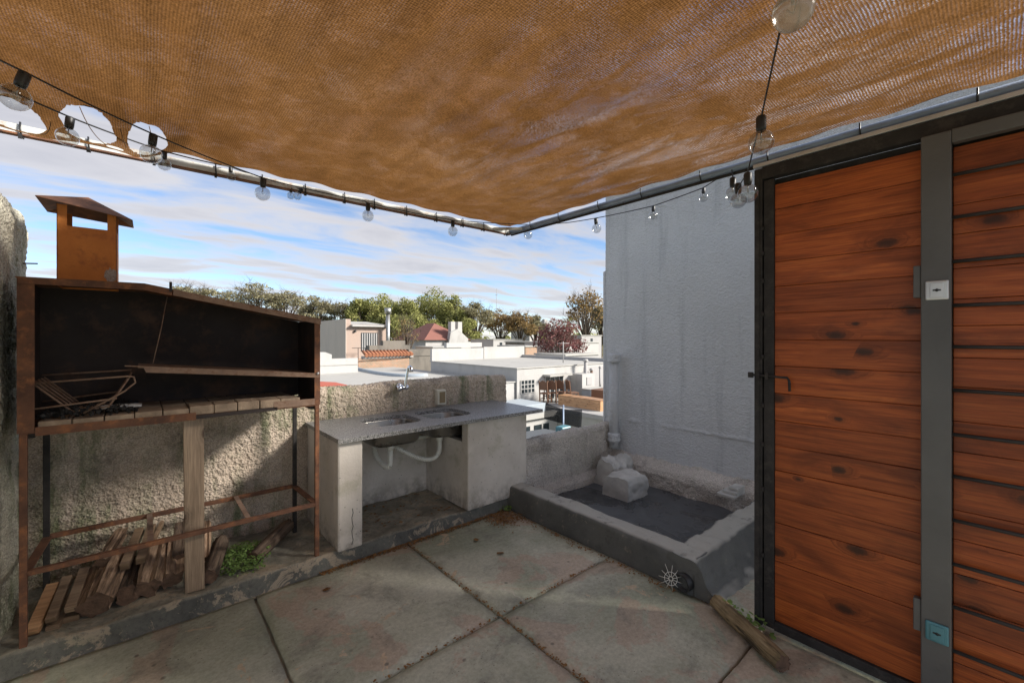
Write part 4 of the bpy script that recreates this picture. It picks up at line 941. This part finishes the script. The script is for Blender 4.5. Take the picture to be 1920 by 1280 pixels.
# tanks and pipes on the patio
for i, (x, y, w_, h_, lab) in enumerate(((16.6, 13.4, 1.3, .55, 'pale blue planter trough behind the chairs'), (19.0, 13.6, 1.2, .75, 'white water tank box on the patio edge'))):
    t = bld('patio_tank', lab, 'tank', (x, y, -1.6)); bx('body', 'pale_blue' if i == 0 else 'white_wash', t, x, x+w_, y, y+.6, -1.6, -1.6+h_-.05, .03); bx('rim', 'roof_white', t, x-.03, x+w_+.03, y-.03, y+.63, -1.6+h_-.05, -1.6+h_, .01)
for (u, v0, v1, r_, dd, lab) in ((1098, 677, 718, .09, 22.5, 'tall grey vent stack rising from the patio'), (1109, 694, 716, .07, 23.0, 'short dark vent stack next to the tall grey one'), (1125, 690, 714, .05, 23.2, 'thin white vent pipe by the water tank')):
    a = at(u, v0, dd); t = bld('vent_stack', lab, 'pipe', (a.x, a.y, -1.6)); m = MB(); m.tube([(a.x, a.y, -1.6), (a.x, a.y, a.z)], r_, 10); m.build('pipe', 'cement_block' if r_ != .07 else 'brown_timber', t)
    m = MB(); m.lathe([(0, .12), (r_*1.3, .1), (r_*1.7, .0), (r_*1.2, -.02)], a, n=10); m.build('cap', 'white_wash' if r_ > .08 else 'cement_block', t)
a = at(1056, 640, 24); t = bld('roof_aerial', 'thin aerial pole on the white house roof', 'aerial', (a.x, a.y, .07)); m = MB(); m.tube([(a.x, a.y, .07), (a.x, a.y, a.z)], .03, 6); m.build('pole', 'cement_block', t)
m = MB(); m.tube([(a.x-.5, a.y, a.z-.1), (a.x+.5, a.y, a.z-.1)], .012, 5); m.build('crossbar', 'cement_block', t)
# left roof terrace
b = bld('roof_terrace', 'broad whitewashed flat roof with curved kerb beyond the parapet', 'building', (6, 18, GZ))
bx('wall', 'white_wash', b, -7, 13.15, 15.1, 27.9, GZ, -.6); bx('roof', 'roof_white', b, -7.02, 13.16, 15.05, 27.92, -.6, -.55)
pts = [atz(655, 688, -.55), atz(668, 692, -.55), atz(690, 699, -.55), atz(722, 706, -.55), atz(760, 708, -.55), atz(800, 705, -.55)]
m = MB(); m.tube(bez(pts, 24), .16, 8); o = m.build('kerb', 'pale_blue', b)
y0 = atz(640, 699, -.55).y; xa, xb = aty(560, 690, y0).x, aty(671, 690, y0).x; xc = aty(622, 690, y0).x
bx('parapet', 'white_wash', b, xc, xb, y0, y0+.2, -.55, .28); m = MB(); m.prism([(xa, y0-.01, -.55), (xc, y0-.01, -.55), (xc, y0-.01, .52), (xc-.35, y0-.01, .66), (xa, y0-.01, .70)], (0, .22, 0)); m.build('parapet', 'white_wash', b)
bx('parapet_band', 'roof_white', b, xa, xb, y0-.04, y0-.012, -.10, -.06)
o = MB(); o.prism([(1.2, 8.6, .42), (3.25, 8.6, .42), (3.25, 8.6, .50), (2.6, 8.6, .58), (1.2, 8.6, .64)], (0, 1.2, 0)); ro = thing('red_parapet', 'red painted parapet corner just beyond the rough wall', 'parapet', (2, 9, GZ)); o.build('coping', 'red_paint', ro); bx('wall', 'white_wash', ro, 1.25, 3.2, 8.65, 9.75, GZ, .419)
# brick wall with tile row
b = bld('brick_wall', 'old brick wall topped with orange tiles and mossy stone', 'wall', (13.5, 28.6, GZ))
bx('wall', 'far_brick', b, 10.9, 14.6, 28.4, 28.7, GZ, .05); bx('band', 'roof_white', b, 11.2, 14.9, 28.33, 28.7, .05, .22)
bx('stone', 'old_stone', b, 14.6, 16.4, 28.45, 28.8, GZ, .62); bx('stone', 'old_stone', b, 11.9, 15.0, 29.0, 29.5, GZ, .92); bx('stone', 'old_stone', b, 12.9, 14.6, 29.02, 29.48, .92, 1.25)
bx('moulding', 'old_stone', b, 14.7, 16.45, 28.40, 28.5, .12, .2)
m = MB()
for k in range(14):
    x = 11.38+k*.255; m.tube([(x, 28.15, .27), (x+.04, 28.95, .54)], [.125, .10], 8)
m.build('tile_row', 'terracotta', b, kind='stuff')
m = MB(); m.tube([(10.9, 28.3, -.08), (13, 28.3, -.02), (14.6, 28.3, .08)], .02, 5); m.build('cable', 'black_plastic', b)
# peach house
b = bld('peach_house', 'peach two-storey house with shuttered window and metal flue', loc=(17, 44, GZ))
bx('wall', 'peach', b, 15.05, 19.6, 42.4, 50.5, GZ, 2.75); bx('side_wall', 'grey_render', b, 15.0, 15.049, 42.35, 50.6, GZ, 3.28)
bx('gable', 'peach', b, 15.05, 15.5, 42.38, 43.0, 2.75, 3.28); bx('gable', 'peach', b, 19.35, 19.62, 42.38, 43.0, 2.75, 3.28)
m = MB(); m.prism([(15.5, 41.9, 2.55), (19.35, 41.9, 2.55), (19.35, 41.9, 2.72), (15.5, 41.9, 2.72)], (0, .6, 0)); m.build('awning', 'white_wash', b)
m = MB(); m.prism([(15.5, 42.5, 2.76), (15.5, 48, 3.25), (15.5, 48, 2.76)], (3.85, 0, 0)); m.build('roof', 'roof_white', b)
w = bx('window', 'window', b, 16.55, 18.25, 42.36, 42.41, .1, 1.95)
for k in range(7): bx('shutter', 'cement_block', w, 16.6+k*.24, 16.72+k*.24, 42.32, 42.359, .12, 1.9)
m = MB(); m.tube([(19.1, 41.8, -1), (19.1, 41.8, 3.9)], .2, 12); fl_ = m.build('flue', 'zinc', b); m = MB(); m.tube([(19.1, 41.8, 3.9), (19.1, 41.8, 4.5)], .33, 12); m.build('cowl', 'zinc', fl_)
m = MB(); m.bar((15.3, 41.5, .45), (17.0, 41.5, .45), .05, .05); m.bar((15.9, 41.5, .45), (15.9, 41.5, -1), .05, .05); m.bar((16.6, 41.5, .45), (16.6, 41.5, -1), .05, .05); m.build('railing', 'black_steel', b)
bx('lamp', 'black_plastic', b, 15.85, 16.0, 42.2, 42.4, 2.0, 2.2)
# red-roofed house
b = bld('red_roof_house', 'white house with a red hipped roof and white chimney', loc=(34, 57, GZ))
hx, hy = at(815, 632, 64).x, at(815, 632, 64).y
bx('wall', 'white_wash', b, hx-3.2, hx+3.6, hy-3, hy+6, GZ, 1.15)
m = MB(); e = [m.bm.verts.new(v) for v in ((hx-3.7, hy-3.5, 1.1), (hx+4.1, hy-3.5, 1.1), (hx+4.1, hy+6.5, 1.1), (hx-3.7, hy+6.5, 1.1))]; r0, r1 = m.bm.verts.new((hx+.2, hy+.4, 3.6)), m.bm.verts.new((hx+.2, hy+2.6, 3.6))
for f in ((e[0], e[1], r0), (e[1], e[2], r1, r0), (e[2], e[3], r1), (e[3], e[0], r0, r1), (e[3], e[2], e[1], e[0])): m.bm.faces.new(f)
m.build('roof', 'red_roof', b)
m = MB(); m.prism([(hx-.2, hy-3.8, -1), (hx+3.4, hy-3.8, -1), (hx+3.4, hy-3.8, 1.3), (hx+1.6, hy-3.8, 2.7), (hx+.4, hy-3.8, 2.2)], (0, .7, 0)); m.build('gable', 'white_wash', b)
for k in (0.7, 1.9): bx('chimney', 'white_wash', b, hx+k, hx+k+.7, hy-3.4, hy-2.6, 1.8, 3.75)
# low white houses farther away
def house(u0, u1, v, d, depth, mat, label, extra=None, vb=None):
    a, c = at(u0, v, d), at(u1, v, d); z = a.z; x0 = a.x; y0 = a.y; wd = max(1.5, (c-a).length*1.1)
    b = bld('low_house', label, 'building', (x0, y0, GZ)); bx('wall', mat, b, x0, x0+wd, y0, y0+depth, GZ, z-.12); bx('roof', 'roof_white', b, x0-.1, x0+wd+.1, y0-.1, y0+depth+.1, z-.12, z)
    for k in range(extra or 0): q = x0+wd*(k+.5)/(extra); w = bx('window', 'window', b, q-.25, q+.25, y0-.03, y0+.02, z-1.3, z-.5)
    return b
house(1061, 1150, 641, 42, 6, 'white_wash', 'white block building right of the plum tree')
house(1060, 1150, 664, 30, 3, 'cement_block', 'low grey block wall below the white block building')
house(868, 925, 641, 75, 8, 'white_wash', 'low white house with flat roof right of the red roof')
house(925, 992, 636, 66, 6, 'white_wash', 'long white house with two small dark windows under brown trees', 2)
house(865, 905, 633, 95, 10, 'roof_white', 'pale distant roof under the green trees')
house(993, 1013, 618, 120, 8, 'white_wash', 'white upright house standing left of the plum tree')
house(985, 1005, 648, 40, 4, 'far_brick', 'small brick outbuilding next to the plum tree', 0)
house(985, 1020, 640, 55, 4, 'old_stone', 'dark old stone outbuilding beneath the brown trees', 0)
house(1090, 1145, 628, 62, 5, 'cement_block', 'grey concrete house behind the plum tree', 1)
house(812, 870, 650, 48, 4, 'white_wash', 'white parapet house before the red roof', 0)
a = at(1021, 601, 320); b = bld('far_tower_block', 'pale far tower block on the horizon', 'building', (a.x, a.y, GZ)); bx('wall', 'cement_block', b, a.x, a.x+4, a.y, a.y+4, GZ, a.z); bx('roof', 'roof_white', b, a.x+.5, a.x+3, a.y+.5, a.y+3, a.z, a.z+1)
a = at(931, 541, 140); b = bld('radio_mast', 'thin radio mast above the trees', 'mast', (a.x, a.y, GZ)); m = MB(); m.tube([(a.x, a.y, GZ), (a.x, a.y, a.z)], .07, 6); m.build('mast', 'cement_block', b); m = MB(); m.tube([(a.x, a.y-.6, a.z-2), (a.x, a.y+.6, a.z-2)], .05, 5); m.build('antenna', 'cement_block', b)

# trees
def tree(u, vt, vb, hw, d, mat, label, name='street_tree', n=2600, ls=.34, seed=0, flat=.7, dens=1.0, bare=0, group='trees beyond the roofs'):
    random.seed(seed*31+int(u)); top = at(u, vt, d); cr_b = at(u, vb, d).z; base = Vector((top.x, top.y, GZ)); rx = hw/805*d; H_ = top.z-cr_b; cz = cr_b+H_*.5
    t = thing(name, label, 'tree', base, group)
    m = MB(); fork = Vector((base.x, base.y, GZ+(cr_b-GZ)*.75)); tr_ = .022*(top.z-GZ)
    m.tube([base, base.lerp(fork, .5)+Vector((random.uniform(-.2, .2), 0, 0)), fork], [tr_, tr_*.8, tr_*.65], 7)
    cl = []
    nc = 26
    for k in range(nc):
        th = 6.283*k/nc*2.4+random.uniform(-.4, .4); rr = math.sqrt((k+.5)/nc); zz_ = (1-rr**2)*.42+random.uniform(-.32, .12)
        c = Vector((top.x+math.cos(th)*rr*rx*.78, top.y+math.sin(th)*rr*rx*.78, cz+zz_*H_)); cl.append(c)
        mid = fork.lerp(c, .5)+Vector((0, 0, .08*H_)); m.tube([fork, mid, c], [tr_*.45, tr_*.25, tr_*.06], 5)
        for e in range(3):
            q = c+Vector((random.uniform(-1, 1)*rx*.33, random.uniform(-1, 1)*rx*.33, random.uniform(-.1, .26)*H_)); m.tube([mid.lerp(c, .4), q], [tr_*.14, tr_*.03], 4)
            if bare: 
                for e2 in range(4): m.tube([q.lerp(c, .4), q+Vector((random.uniform(-1, 1)*rx*.22, random.uniform(-1, 1)*rx*.22, random.uniform(0, .16)*H_))], [tr_*.06, tr_*.015], 3)
    m.build('trunk', 'tree_bark', t)
    V = []; F = []
    for k in range(int(n*dens)):
        c = random.choice(cl); sp_ = Vector((random.gauss(0, 1), random.gauss(0, 1), random.gauss(0, 1))); sp_ *= .52*random.random()**.4/max(sp_.length, .2)
        p = c+Vector((sp_.x*rx*.62, sp_.y*rx*.62, sp_.z*H_*.36*flat)); s = ls*random.uniform(.5, 1.25); q = Quaternion((random.gauss(0, 1), random.gauss(0, 1), random.gauss(0, 1)), random.uniform(0, 6.28)); b0 = len(V)
        for a in ((-1, -.35, 0), (0, -.6, .2), (1, 0, 0), (0, .6, -.1)): V.append(p+q@(Vector(a)*s))
        F.append((b0, b0+1, b0+2, b0+3))
    raw('crown', V, F, mat, t, False)
ORD = ['first', 'second', 'third', 'fourth', 'fifth', 'sixth', 'seventh', 'eighth', 'ninth']
for k, (u, vt, vb, hw, d) in enumerate(((368, 531, 585, 44, 95), (425, 546, 596, 38, 100), (480, 533, 592, 56, 92), (535, 541, 600, 48, 96), (590, 556, 612, 36, 90), (636, 566, 618, 38, 94))):
    tree(u, vt, vb, hw, d, 'tree_olive', ORD[k]+' flat-topped olive tree counting from the grill chimney', 'umbrella_tree', 2600, .24, k, .5, 1, 1)
for k, (u, vt, vb, hw, d) in enumerate(((682, 562, 640, 40, 92), (715, 556, 640, 46, 96), (760, 561, 645, 42, 90), (808, 549, 645, 56, 98), (850, 563, 642, 38, 92), (735, 592, 652, 40, 80), (790, 594, 652, 46, 84), (870, 598, 648, 34, 86))):
    tree(u, vt, vb, hw, d, 'tree_green', ORD[k]+' leafy yellow-green tree behind the peach and red-roofed houses', 'green_tree', 5600, .27, 20+k, .9)
for k, (u, vt, vb, hw, d, mt) in enumerate(((893, 570, 622, 40, 92, 'tree_olive'), (938, 583, 634, 40, 98, 'tree_brown'), (975, 586, 636, 36, 94, 'tree_brown'), (1005, 594, 640, 26, 100, 'tree_olive'))):
    tree(u, vt, vb, hw, d, mt, ORD[k]+' thin brownish tree counting from the radio mast and green trees', 'brown_tree', 2600, .26, 40+k, .7, 1, 1)
tree(1098, 546, 620, 44, 70, 'tree_brown', 'sparse twiggy brown tree standing against the tall wall', 'bare_tree', 1100, .26, 60, .8, 1, 1)
tree(762, 600, 655, 30, 52, 'tree_brown', 'leafless reddish shrub in front of the red-roofed house', 'bare_shrub', 500, .10, 63, .8, 1, 1)
tree(1128, 575, 630, 24, 78, 'tree_olive', 'rounder olive tree tucked next to the tall wall', 'round_tree', 2200, .33, 61)
tree(1050, 608, 668, 52, 34, 'tree_plum', 'purple-leaved plum tree before the white block building', 'plum_tree', 2600, .12, 62, 1.3, 1, 1)
# far line of greenery
random.seed(5); V = []; F = []
for k in range(15000):
    u = random.uniform(150, 1500); d = random.uniform(125, 150); z = -4+abs(random.gauss(0, 1))*4.2*(.75+.5*noise.noise(Vector((u*.02, 0, 0)))); p = at(u, 632, d); p.z = min(z, 7.5); s = random.uniform(.4, 1.0)
    q = Quaternion((random.gauss(0, 1), random.gauss(0, 1), random.gauss(0, 1)), random.uniform(0, 6.28)); b0 = len(V)
    for a in ((-1, -.5, 0), (0, -.6, .2), (1, 0, 0), (0, .6, -.1)): V.append(p+q@(Vector(a)*s))
    F.append((b0, b0+1, b0+2, b0+3))
o = raw('far_treeline', V, F, 'tree_green', None, False, 'stuff'); tag(o, 'distant mass of green trees along the horizon', 'treeline')
